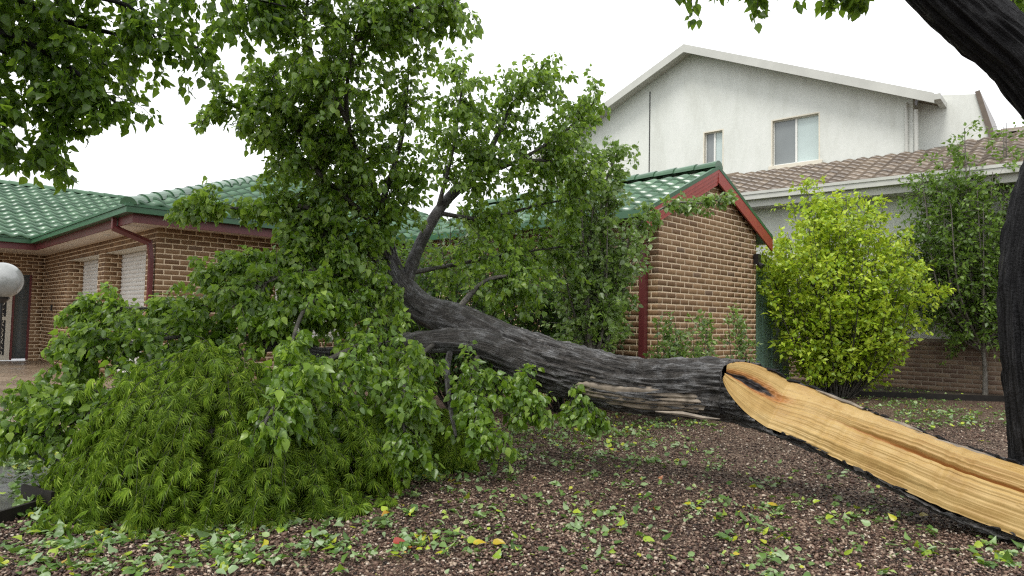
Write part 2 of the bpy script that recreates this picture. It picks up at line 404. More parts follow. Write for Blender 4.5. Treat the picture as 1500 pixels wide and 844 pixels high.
# ------------------------------------------------------------------ leaves, twigs, boughs
def leaf_shape(kind='ovate'):
    if kind == 'ovate':      # rounded base, pointed tip, folded along the midrib
        V = np.array([[0, 0, 0], [-.26, .1, .03], [0, .16, -.03], [.26, .1, .03], [-.37, .36, .06], [0, .42, -.04], [.37, .36, .06],
                      [-.22, .68, .04], [0, .7, -.03], [.22, .68, .04], [0, 1.0, -.02], [-.018, -.4, .03], [.018, -.4, .03]])
        F = [(0, 12, 11), (0, 2, 1), (0, 3, 2), (1, 2, 5), (1, 5, 4), (2, 3, 6), (2, 6, 5), (4, 5, 8), (4, 8, 7), (5, 6, 9), (5, 9, 8), (7, 8, 10), (8, 9, 10)]
    elif kind == 'simple':
        V = np.array([[0, 0, 0], [-.33, .35, .07], [0, .42, -.03], [.33, .35, .07], [0, 1, 0]])
        F = [(0, 2, 1), (0, 3, 2), (1, 2, 4), (2, 3, 4)]
    elif kind == 'lance':
        V = np.array([[0, 0, 0], [-.2, .4, .05], [0, .45, -.02], [.2, .4, .05], [0, 1, 0]])
        F = [(0, 2, 1), (0, 3, 2), (1, 2, 4), (2, 3, 4)]
    else:                    # dissected: seven narrow drooping lobes
        V = []; F = []
        for a, L in ((-58, .62), (-37, .82), (-17, .97), (0, 1.05), (19, .95), (40, .8), (62, .6)):
            a = math.radians(a); d = np.array([math.sin(a), math.cos(a), 0]); p = np.array([d[1], -d[0], 0]); n = len(V)
            V += [d * .03, d * L * .5 + p * .045 + [0, 0, .02], d * L + [0, 0, -.22 * L], d * L * .5 - p * .045 + [0, 0, .02]]
            F += [(n, n + 1, n + 2), (n, n + 2, n + 3)]
        V = np.array(V)
    return np.asarray(V, float), np.array(F)
SHAPES = {k: leaf_shape(k) for k in ('ovate', 'simple', 'lance', 'palm')}

def unit(a): return a / (np.linalg.norm(a, axis=-1, keepdims=True) + 1e-9)

def leaf_frames(axis, normal):
    y = unit(axis); x = unit(np.cross(y, normal)); z = np.cross(x, y)
    return x, y, z
def leaf_mesh(pos, axis, normal, size, shape, curl=0.25):
    V, F = SHAPES[shape]
    x, y, z = leaf_frames(axis, normal)
    n = len(pos)
    c = rng.normal(curl, curl * 0.8 + 0.02, n)[:, None]
    wd = rng.uniform(0.85, 1.15, n)[:, None]
    lz = V[None, :, 2] - c * V[None, :, 1] ** 2 + rng.normal(size=(n, len(V))) * (.05 if shape == 'ovate' else 0)
    W_ = pos[:, None] + size[:, None, None] * ((V[None, :, 0] * wd)[..., None] * x[:, None] + V[None, :, 1][..., None] * y[:, None] + lz[..., None] * z[:, None])
    FF = (F[None] + (np.arange(n) * len(V))[:, None, None]).reshape(-1, 3)
    return W_.reshape(-1, 3), FF
LEAF_ME = {}
def leaf_inst_mesh(shape, mat, k):
    key = (shape, mat.name, k)
    if key not in LEAF_ME:
        V, F = SHAPES[shape]; V = V.copy(); V[:, 2] -= (0.1 + 0.12 * k) * V[:, 1] ** 2; V[:, 0] *= 0.8 + 0.07 * k; V[:11] += np.random.default_rng(k).normal(size=(11, 3)) * (.02, .02, .05)
        LEAF_ME[key] = mesh_np('leaf', V, F, mat)
    return LEAF_ME[key]
def leaf_M(p, a, n, s):
    x, y, z = leaf_frames(a[None], n[None]); M = np.eye(4)
    M[:3, 0], M[:3, 1], M[:3, 2], M[:3, 3] = x[0] * s, y[0] * s, z[0] * s, p
    return M

LS, LN = 0.74, 1.35     # leaf size and leaf count factors of the big crowns
def grow(path, n_twigs, L, leaves, size, droop=0.5, start=0.15, up=0.15, fwd=0.6, spread=1.0, hang=0.7, jit=0.05, steps=7, bias=0.8):
    """twigs off a bough: returns twig paths (n,steps,3) and leaf arrays"""
    path = np.asarray(path, float); m = len(path)
    u = start + (1 - start) * rng.random(n_twigs) ** bias
    idx = u * (m - 1); i = np.clip(idx.astype(int), 0, m - 2); f = (idx - i)[:, None]
    p0 = path[i] * (1 - f) + path[i + 1] * f
    tan = unit(path[i + 1] - path[i])
    rv = unit(rng.normal(size=(n_twigs, 3))); rv = unit(rv - tan * (rv * tan).sum(1, keepdims=True))
    d = unit(tan * fwd * rng.uniform(0.4, 1.3, (n_twigs, 1)) + rv * spread + np.array([0, 0, up]))
    ln = L * rng.uniform(0.45, 1.15, n_twigs) * (1.05 - 0.35 * u)
    T = np.zeros((n_twigs, steps, 3)); T[:, 0] = p0; st = (ln / (steps - 1))[:, None]
    for k in range(1, steps):
        d = unit(d + np.array([0, 0, -droop / steps * 1.6]) * rng.uniform(0.4, 1.4, (n_twigs, 1)) + rng.normal(size=(n_twigs, 3)) * 0.16)
        T[:, k] = T[:, k - 1] + d * st
    # leaves
    nl = n_twigs * leaves
    ti = np.repeat(np.arange(n_twigs), leaves)
    w = (0.12 + 0.88 * rng.random(nl) ** 0.75) * (steps - 1)
    k = np.clip(w.astype(int), 0, steps - 2); g = (w - k)[:, None]
    base = T[ti, k] * (1 - g) + T[ti, k + 1] * g
    td = unit(T[ti, k + 1] - T[ti, k])
    off = unit(rng.normal(size=(nl, 3))); off = unit(off - td * (off * td).sum(1, keepdims=True) * 0.7)
    pos = base + off * rng.uniform(0.2, 1.0, (nl, 1)) * jit
    ax = unit(td * 0.5 + off * 0.75 + np.array([0, 0, -hang]) + rng.normal(size=(nl, 3)) * 0.3)
    no = unit(rng.normal(size=(nl, 3)) * 1.0 + np.array([0, -0.2, 0.7]))
    sz = size * rng.uniform(0.6, 1.2, nl)
    return T, (pos, ax, no, sz)
def twig_mesh(Ts, r0):
    """all twigs as three sided tapered tubes, vectorised"""
    V = []; F = []; n0 = 0
    for T, r in zip(Ts, r0):
        n, s, _ = T.shape
        tan = unit(np.gradient(T, axis=1)); ref = np.broadcast_to(np.array([0.31, 0.2, 0.93]), tan.shape)
        a = unit(np.cross(tan, ref)); b = np.cross(tan, a)
        rad = (r * np.linspace(1, 0.3, s))[None, :, None]
        ring = np.stack([T + rad * (math.cos(q) * a + math.sin(q) * b) for q in (0, 2.094, 4.189)], 2)
        V.append(ring.reshape(-1, 3))
        ii = np.arange(n)[:, None, None] * s * 3 + np.arange(s - 1)[None, :, None] * 3
        j = np.arange(3)[None, None]; j2 = (j + 1) % 3
        F.append((np.stack([ii + j, ii + j2, ii + 3 + j2, ii + 3 + j], -1)).reshape(-1, 4) + n0)
        n0 += n * s * 3
    return np.vstack(V), np.vstack(F)
def cat(Ls): return tuple(np.concatenate([l[k] for l in Ls]) for k in range(4))

def leaves_into(parent, L, shape, mat, name='foliage', single=0, sshape='ovate', curl=0.25):
    """one foliage mesh; the `single` leaves that show largest in frame become leaf objects"""
    pos, ax, no, sz = L
    px, py, w = proj(pos)
    key = np.where((px > 0) & (px < 1500) & (py > 0) & (py < 844) & (w > 0.5), sz / np.maximum(w, .1), -1)
    order = np.argsort(-key)
    keep = np.ones(len(pos), bool); keep[order[:single]] = False
    V, F = leaf_mesh(pos[keep], ax[keep], no[keep], sz[keep], shape, curl)
    o = obj(name, V, F, mat, parent, kind='stuff')
    for q in order[:single]:
        inst('leaf', leaf_inst_mesh(sshape, mat, int(rng.integers(0, 6))), leaf_M(pos[q], ax[q], no[q], sz[q]), o)
    return o

def set_ridge(o, h):
    b = o.data.attributes.new('bark_uv', 'FLOAT_VECTOR', 'POINT'); b.data.foreach_set('vector', LAST_Q[0].astype(np.float32).ravel())
    a = o.data.attributes.new('ridge', 'FLOAT', 'POINT'); a.data.foreach_set('value', np.clip(h, 0, 1).astype(np.float32).ravel())
LAST_H = [None]; LAST_Q = [None]
def bark_tube(pts, rad, n=24, m=80, amp=0.0, fr=(5, 2), seed=1):
    """tube through pts with lengthwise bark ridges (displaced geometry)"""
    pr = spline(np.hstack([np.asarray(pts, float), np.asarray(rad, float)[:, None]]), m)
    pt, r = pr[:, :3], np.maximum(pr[:, 3], 0.003)
    t, A, B = frames(pt)
    th = np.arange(n) / n * 2 * np.pi
    s = np.concatenate([[0], np.cumsum(np.linalg.norm(np.diff(pt, axis=0), axis=1))])
    TH, S = np.meshgrid(th, s)
    q = np.stack([np.cos(TH) * fr[0], np.sin(TH) * fr[0], S * fr[1]], -1).reshape(-1, 3)
    warp = vnoise(q * 0.6, seed + 5)[:, None] * 0.5
    h = 1 - np.abs(vnoise(q + warp, seed)) * 1.8 + 0.35 * vnoise(q * np.array([2.5, 2.5, 3]), seed + 2)
    lump = vnoise(np.stack([np.cos(TH), np.sin(TH), S * 1.3], -1).reshape(-1, 3) * 1.2, seed + 9)
    R = np.repeat(r, n) * (1 + 0.07 * lump) + amp * np.repeat(np.minimum(1, r / 0.1), n) * (h - 0.4)
    LAST_H[0] = h; LAST_Q[0] = q
    R = R.reshape(m, n)
    V = pt[:, None] + R[..., None] * (np.cos(th)[None, :, None] * A[:, None] + np.sin(th)[None, :, None] * B[:, None])
    i, j = np.meshgrid(np.arange(m - 1), np.arange(n), indexing='ij')
    F = np.stack([i * n + j, i * n + (j + 1) % n, (i + 1) * n + (j + 1) % n, (i + 1) * n + j], -1).reshape(-1, 4)
    return V.reshape(-1, 3), F, pt
def PP(path): return np.array([P(*q[:3]) for q in path])

# ------------------------------------------------------------------ THE SETTING: ground, driveway, paving, garden bed
g = MB(); S_ = 250
gv = []; nx = 60
xs = np.concatenate([[-S_], np.linspace(-14, 14, nx), [S_]]); ys = np.concatenate([[-60], np.linspace(-2, 24, nx), [S_]])
X, Y = np.meshgrid(xs, ys)
Z = 0.018 * vnoise(np.stack([X.ravel() * 1.4, Y.ravel() * 1.4, 0 * X.ravel()], 1), 3) * ((np.abs(X) < 13) & (Y > -1) & (Y < 23)).ravel()
n1 = len(xs)
i, j = np.meshgrid(np.arange(len(ys) - 1), np.arange(n1 - 1), indexing='ij')
F = np.stack([i * n1 + j, i * n1 + j + 1, (i + 1) * n1 + j + 1, (i + 1) * n1 + j], -1).reshape(-1, 4)
tag(obj('ground', np.stack([X.ravel(), Y.ravel(), Z], 1), F, GRAVEL, smooth=True), 'brown gravel mulch ground around the fallen tree', 'ground', kind='structure')

def sheet(name, poly, z, mat, label, th=0.06):
    b = MB().prism([(x, y, z - th) for x, y in poly], (0, 0, th))
    return tag(b.build(name, mat), label, 'ground', kind='structure')
sheet('driveway', [(-3.12, 6.6), (-5.6, 10.75), (-12.0, 17.2), (-30, 36), (-40, 36), (-40, 6.6)], 0.035, DRIVE, 'tan exposed aggregate driveway before the garage')
sheet('pavement', [(-3.1, 3.4), (-2.98, 4.3), (-3.2, 5.0), (-3.12, 6.6), (-40, 6.6), (-40, 3.4)], 0.031, PAVING, 'dark wet paving strewn with leaves beside the maple')
# planted bed at the foot of the white house, a little higher than the gravel
bed = MB().prism([(4.3, 13.2, -0.05), (5.6, 12.75, -0.05), (8.0, 12.35, -0.05), (14, 11.9, -0.05), (20, 14, -0.05), (9, 18, -0.05), (4.0, 15.0, -0.05)], (0, 0, 0.14))
tag(bed.build('garden_bed', SOIL), 'raised dark soil bed under the shrubs by the white house', 'ground', kind='structure')

# ------------------------------------------------------------------ BRICK HOUSE with garage (house frame: s along u, t along v)
C0 = np.array([-5.75, 10.9, 0])
HU = np.array([0.7096, 0.7046, 0]); HV = np.array([-0.7046, 0.7096, 0]); ZV = np.array([0, 0, 1.0])
class Frame:
    def __init__(s, o, a, b): s.o, s.a, s.b = np.array(o, float), a, b
    def p(s, x, y, z): return s.o + s.a * x + s.b * y + ZV * z
    def box(s, mb, x0, x1, y0, y1, z0, z1): return mb.box(s.p(x0, y0, z0), s.a * (x1 - x0), s.b * (y1 - y0), ZV * (z1 - z0))
H = Frame(C0, HU, HV)

def brick_mesh(mat):
    w, d, h = 0.5, 0.5, 0.5
    b = MB(); e = 0.06
    V = [(-w, -d, -h), (w, -d, -h), (w, d, -h), (-w, d, -h), (-w, -d, h), (w, -d, h), (w, d, h), (-w, d, h)]
    return mesh_np('brick', np.array(V), np.array([(0, 3, 2, 1), (4, 5, 6, 7), (0, 1, 5, 4), (1, 2, 6, 5), (2, 3, 7, 6), (3, 0, 4, 7)]), mat)
def brick_face(o, along, normal, length, z0, z1, holes=(), inside=None, course=0.086, bl=0.24, proud=0.0035, phase=0):
    """matrices of running-bond bricks on a wall face"""
    out = []; r = 0; z = z0
    while z + course * 0.7 < z1:
        hgt = min(course, z1 - z) - 0.019
        x = -bl * (0.5 if (r + phase) % 2 else 0)
        while x < length:
            segs = [(max(x, 0), min(x + bl - 0.02, length))]
            for hx0, hx1, hz0, hz1 in holes:
                if z + course * .5 > hz0 and z + course * .5 < hz1:
                    ns = []
                    for a, b in segs:
                        if b <= hx0 or a >= hx1: ns.append((a, b)); continue
                        if a < hx0: ns.append((a, hx0))
                        if b > hx1: ns.append((hx1, b))
                    segs = ns
            for a, b in segs:
                if b - a < 0.03: continue
                if inside and not inside((a + b) / 2, z + course / 2): continue
                c = o + along * (a + b) / 2 + ZV * (z + hgt / 2 + 0.0055)
                pr = proud + random.uniform(-0.001, 0.0015); dp = 0.03
                M = np.eye(4); M[:3, 0] = along * (b - a); M[:3, 1] = -normal * dp; M[:3, 2] = ZV * hgt
                M[:3, 3] = c + normal * (pr - dp / 2)
                out.append(M)
            x += bl
        z += course; r += 1
    return out
CUBE_V = np.array([(-.5, -.5, -.5), (.5, -.5, -.5), (.5, .5, -.5), (-.5, .5, -.5), (-.5, -.5, .5), (.5, -.5, .5), (.5, .5, .5), (-.5, .5, .5)])
CUBE_F = np.array([(0, 3, 2, 1), (4, 5, 6, 7), (0, 1, 5, 4), (1, 2, 6, 5), (2, 3, 7, 6), (3, 0, 4, 7)])
def pieces(Ms, parent, me, V, F, mat, name, seen, limit=300):
    """the `limit` pieces that show largest become objects, the rest one joined part"""
    Ms = np.array(Ms)
    px, py, w = proj(Ms[:, :3, 3])
    sc = np.where((w > .5) & seen(px, py), 1 / np.maximum(w, .1), -1)
    od = np.argsort(-sc); k = int(min(limit, (sc > 0).sum()))
    for q in od[:k]: inst(name, me, Ms[q], parent)
    rest = Ms[od[k:]]
    if len(rest):
        VV = np.einsum('nij,kj->nki', rest[:, :3, :3], V) + rest[:, None, :3, 3]
        FF = (F[None] + (np.arange(len(rest)) * len(V))[:, None, None]).reshape(-1, F.shape[1])
        obj(name + 'work' if name == 'brick' else name + '_field', VV.reshape(-1, 3), FF, mat, parent, kind='stuff')
BRICK_ME = brick_mesh(BRICK); BRICK_OLD_ME = brick_mesh(BRICK_OLD)

def tile_geo(w=0.3, l=0.37, amp=0.026):
    xs = np.linspace(-w / 2, w / 2, 9); prof = amp * np.cos(np.linspace(-math.pi, math.pi, 9) * 1.0) * 1.0
    V = []; 
    for x, z in zip(xs, prof): V.append((x, 0, z + 0.045))
    for x, z in zip(xs, prof): V.append((x, l, z + 0.004))
    for x, z in zip(xs, prof): V.append((x, 0, z - 0.004))
    F = [(k, k + 1, k + 10, k + 9) for k in range(8)] + [(k + 18, k + 19, k + 1, k) for k in range(8)]
    return np.array(V), np.array(F)
TV, TF = tile_geo()
TILE_G_ME = mesh_np('tile', TV, TF, TILE_G); TILE_B_ME = mesh_np('tile', TV, TF, TILE_B)
def tile_plane(o, along, upslope, length, run, inside, gw=0.3, gl=0.32, zoff=0.03):
    n = unit(np.cross(along, upslope)); 
    if n[2] < 0: n = -n
    out = []
    for r in range(int(run / gl)):
        for c in range(int(length / gw)):
            x = (c + 0.5) * gw; y = r * gl
            if not inside(x, y + gl / 2): continue
            M = np.eye(4); al = along if np.dot(np.cross(along, upslope), n) > 0 else -along
            M[:3, 0] = al; M[:3, 1] = upslope; M[:3, 2] = n
            M[:3, 3] = o + along * x + upslope * y + n * zoff + n * random.uniform(-.003, .003)
            out.append(M)
    return out
def ridge_caps(a, b, parent, me, step=0.38):
    a, b = np.array(a), np.array(b); d = unit(b - a); L = np.linalg.norm(b - a); x = unit(np.cross(d, ZV)); z = np.cross(x, d)
    for k in range(int(L / step)):
        M = np.eye(4); M[:3, 0] = x; M[:3, 1] = d; M[:3, 2] = z; M[:3, 3] = a + d * k * step
        inst('ridge_tile', me, M, parent)
def cap_mesh(mat, r=0.12, l=0.43):
    V = []; F = []
    for y, k in ((0, 1.12), (l, 0.95)):
        for q in np.linspace(0.12, math.pi - 0.12, 9): V.append((-math.cos(q) * r * k, y, math.sin(q) * r * k - 0.03))
    F = [(k, k + 1, k + 10, k + 9) for k in range(8)] + [tuple(range(8, -1, -1))]
    me = bpy.data.meshes.new('ridge_tile'); me.from_pydata(V, [], F); me.materials.append(mat); return me
CAP_G = cap_mesh(TILE_G); CAP_B = cap_mesh(TILE_B)

def build_house():
    t = thing('brick_house', H.p(3, 4, 0), 'brown brick house with green tiled hip roof and two white roller garage doors', 'house')
    SZ = 2.66      # soffit height
    D1, D2 = (0.55, 3.07), (3.51, 6.02); DH = 2.45; REV = 0.36
    # mortar cores of the walls, butted together
    w = MB()
    for a, b in ((0.0, D1[0]), (D1[1], D2[0]), (D2[1], 8.5)): H.box(w, 0, REV, a, b, 0, SZ)
    H.box(w, 0, REV, D1[0], D1[1], DH, SZ); H.box(w, 0, REV, D2[0], D2[1], DH, SZ)
    side = w.build('wall', MORTAR, t)
    w = MB(); WS = (2.02, 3.7, 0.85, 2.15)
    H.box(w, REV, WS[0], 0, 0.3, 0, SZ); H.box(w, WS[1], 9.0, 0, 0.3, 0, SZ)
    H.box(w, WS[0], WS[1], 0, 0.3, 0, WS[2]); H.box(w, WS[0], WS[1], 0, 0.3, WS[3], SZ)
    front = w.build('wall', MORTAR, t)
    w = MB(); H.box(w, -0.24, 0, 8.5, 8.8, 0, SZ); H.box(w, -9, -1.5, 8.5, 8.8, 0, SZ); H.box(w, -1.5, -0.24, 8.5, 8.8, 2.15, SZ)
    inner = w.build('wall', MORTAR, t)
    w = MB(); H.box(w, 0.36, 9, 8.5, 8.8, 0, SZ); H.box(w, 8.7, 9.0, 0.3, 8.5, 0, SZ); w.build('rear_wall', MORTAR, t)
    seen = lambda x, y: (x > 0) & (x < 335) & (y > 300) & (y < 560)
    bs = brick_face(H.p(0, 0, 0), HV, -HU, 8.5, 0, SZ, [(D1[0], D1[1], 0, DH), (D2[0], D2[1], 0, DH)])
    for dd in (D1[1], D2[1]): bs += brick_face(H.p(0, dd, 0), HU, -HV, REV, 0, DH, phase=1)
    pieces(bs, side, BRICK_ME, CUBE_V, CUBE_F, BRICK, 'brick', seen, 150)
    bs = brick_face(H.p(0, 0, 0), HU, -HV, 9.0, 0, SZ, [WS], phase=1)
    pieces(bs, front, BRICK_ME, CUBE_V, CUBE_F, BRICK, 'brick', seen, 120)
    bs = brick_face(H.p(-9, 8.5, 0), HU, -HV, 9.0, 0, SZ, [(7.5, 8.76, 0, 2.15)])
    pieces(bs, inner, BRICK_ME, CUBE_V, CUBE_F, BRICK, 'brick', seen, 30)
    # roller doors: slat by slat
    for d in (D1, D2):
        lb = MB(); H.box(lb, 0.02, REV - 0.02, d[0], d[1], DH - 0.05, DH - 0.003); lb.build('lintel', CREAM_T, t)
        db = MB(); H.box(db, REV - 0.04, REV + 0.02, d[0], d[1], 0.0, DH - 0.05); door = db.build('roller_door', SHUT, t)
        me = None; n = 30; hh = (DH - 0.06) / n
        for k in range(n):
            if me is None:
                L = d[1] - d[0] - 0.02
                q = [(0, 0), (-0.012, 0.012), (-0.02, 0.035), (-0.02, 0.055), (-0.012, hh - 0.006), (0, hh - 0.004)]
                V = [tuple(HU * a + ZV * b + HV * y) for y in (-L / 2, L / 2) for a, b in q]
                F = [(i, i + 1, i + 7, i + 6) for i in range(5)]
                me = mesh_np('slat', np.array(V), np.array(F), SHUT)
            M = np.eye(4); M[:3, 3] = H.p(REV - 0.043, (d[0] + d[1]) / 2, 0.01 + k * hh); inst('slat', me, M, door)
    # shuttered window on the garage front
    db = MB(); H.box(db, WS[0], WS[1], 0.05, 0.1, WS[2], WS[3]); sh = db.build('window_shutter', SHUT, t)
    L = WS[1] - WS[0] - .02; hh = 0.065
    V = [tuple(HU * x + HV * a + ZV * b) for x in (-L / 2, L / 2) for a, b in ((0, 0), (-.01, .012), (-.01, hh - .012), (0, hh - .004))]
    me = mesh_np('slat', np.array(V), np.array([(i, i + 1, i + 5, i + 4) for i in range(3)]), SHUT)
    for k in range(int((WS[3] - WS[2]) / hh)):
        M = np.eye(4); M[:3, 3] = H.p((WS[0] + WS[1]) / 2, 0.048, WS[2] + k * hh); inst('slat', me, M, sh)
    # porch glazing and screen door
    db = MB(); H.box(db, -0.6, -0.24, 8.56, 8.6, 0.08, 2.15); db.build('sidelight', GLASS_W, t)
    db = MB(); H.box(db, -0.29, -0.24, 8.53, 8.557, 0.05, 2.15); H.box(db, -0.62, -0.57, 8.53, 8.557, 0.05, 2.15); db.build('sidelight_frame', MAROON, t)
    db = MB(); H.box(db, -1.5, -0.62, 8.58, 8.62, 0.05, 2.13); dr = db.build('screen_door', DARK, t)
    db = MB(); 
    for a, b, c, d in ((-1.5, -1.4, 0.05, 2.1), (-0.72, -0.62, 0.05, 2.1), (-1.4, -0.72, 0.05, 0.17), (-1.4, -0.72, 1.98, 2.1), (-1.4, -0.72, 1.02, 1.1)): H.box(db, a, b, 8.52, 8.57, c, d)
    db.build('door_frame', CREAM_T, dr)
    db = MB()
    for zz in np.arange(0.22, 1.95, 0.11):       # scrolled lattice
        for ss in np.arange(-1.36, -0.72, 0.11):
            a = random.choice((0, math.pi / 2, math.pi, -math.pi / 2))
            arc = [H.p(ss + 0.05 * math.cos(a + q), 8.555, zz + 0.05 * math.sin(a + q)) for q in np.linspace(0, 4.2, 7)]
            db.tube(arc, 0.009, 4)
    db.build('lattice', CREAM_T, dr)
    # soffits, fascia, gutter
    s = MB(); H.box(s, -0.5, 0.0, -0.5, 6.6, SZ, SZ + 0.03); H.box(s, 0.0, 9.5, -0.5, 0.0, SZ, SZ + 0.03)
    H.box(s, -9.5, -0.24, 6.6, 8.5, SZ, SZ + 0.028); H.box(s, -0.24, 0.0, 6.6, 8.5, SZ, SZ + 0.028); so_ = s.build('soffit', CREAM, t)
    for tt in (2.0, 4.7):
        q = MB().tube([H.p(-0.25, tt, SZ - 0.012), H.p(-0.25, tt, SZ + 0.001)], 0.055, 14); q.build('downlight', FRAME, so_)
    f = MB(); H.box(f, -0.53, -0.5, -0.53, 6.57, SZ - 0.035, SZ + 0.17); H.box(f, -0.5, 9.5, -0.53, -0.5, SZ - 0.035, SZ + 0.17)
    H.box(f, -9.5, -0.53, 6.57, 6.6, SZ - 0.035, SZ + 0.17); f.build('fascia', MAROON, t)
    gm = MB(); gz = SZ + 0.1
    for (x0, x1, y0, y1) in ((-0.65, -0.53, -0.65, 6.45), (-0.53, 9.5, -0.65, -0.53), (-9.5, -0.65, 6.45, 6.57)):
        H.box(gm, x0, x1, y0, y1, gz, gz + 0.115)
    H.box(gm, -0.668, -0.65, -0.668, 6.432, gz + 0.09, gz + 0.13); H.box(gm, -0.65, 9.5, -0.668, -0.65, gz + 0.09, gz + 0.13); H.box(gm, -9.5, -0.668, 6.432, 6.45, gz + 0.09, gz + 0.13)
    gm.build('gutter', GREEN, t)
    dp = MB(); p = [H.p(-0.58, 0.25, gz), H.p(-0.58, 0.25, SZ - 0.06), H.p(-0.09, 0.12, SZ - 0.26), H.p(-0.06, 0.1, SZ - 0.5), H.p(-0.06, 0.1, 0.05)]
    for a, b in zip(p[:-1], p[1:]):
        d = unit(b - a); x = unit(np.cross(d, HU + 0.01)); y = np.cross(d, x)
        dp.box(a - x * .045 - y * .03 - d * .015, x * .09, y * .06, b - a + d * .03)
    dp.build('downpipe', MAROON, t)
    ms = MB(); H.box(ms, -0.03, -0.012, 7.35, 7.45, 1.28, 1.42); ms.build('doorbell_box', BLACKM, t)
    # roof planes
    k = 0.404; EZ = SZ + 0.2; e = 0.62; rs = 3.9; RZ = EZ + k * (rs + e)
    T0 = 6.42; TR = T0 + 4.5; LZ = EZ + k * 4.5
    rb = MB()
    A = H.p(-e, -e, EZ); B = H.p(9.5, -e, EZ); Cc = H.p(rs + 0.6, rs, RZ); 
    rb.add([A, B, H.p(9.5 - (rs + e), rs, RZ), H.p(rs, rs, RZ)], [(0, 1, 2, 3)])
    rb.add([A, H.p(rs, rs, RZ), H.p(rs, TR, LZ), H.p(-e, T0, EZ)], [(0, 1, 2, 3)])
    rb.add([H.p(-10, T0, EZ), H.p(-e, T0, EZ), H.p(rs, TR, LZ), H.p(-10, TR, LZ)], [(0, 1, 2, 3)])
    rb.add([H.p(-10, TR, LZ), H.p(rs, TR, LZ), H.p(9.5, TR + 4.5, EZ), H.p(-10, TR + 4.5, EZ)], [(0, 1, 2, 3)])
    rb.add([B, H.p(9.5, TR + 4.5, EZ), H.p(rs, TR, LZ), H.p(rs, rs, RZ), H.p(9.5 - (rs + e), rs, RZ)], [(0, 1, 2, 3, 4)])
    roof = rb.build('roof', TILE_G, t)
    cs = 1 / math.sqrt(1 + k * k)
    Ms = tile_plane(H.p(-10, T0, EZ), HU, (HV + ZV * k) * cs, 14, 4.5 / cs, lambda x, y: (x - 10 + e) < y * cs + 0.1 or x - 10 < -e)
    Ms += tile_plane(H.p(-e, -e, EZ), HU, (HV + ZV * k) * cs, 9.8, 4.5 / cs, lambda x, y: x > y * cs - 0.08 and x < 10.1 - y * cs)
    pieces(Ms, roof, TILE_G_ME, TV, TF, TILE_G, 'tile', lambda x, y: (x > -15) & (x < 400) & (y > 230) & (y < 360), 300)
    ridge_caps(H.p(-10, TR, LZ + .03), H.p(rs, TR, LZ + .03), roof, CAP_G)
    ridge_caps(H.p(-e, -e, EZ + .03), H.p(rs, rs, RZ + .03), roof, CAP_G)
build_house()

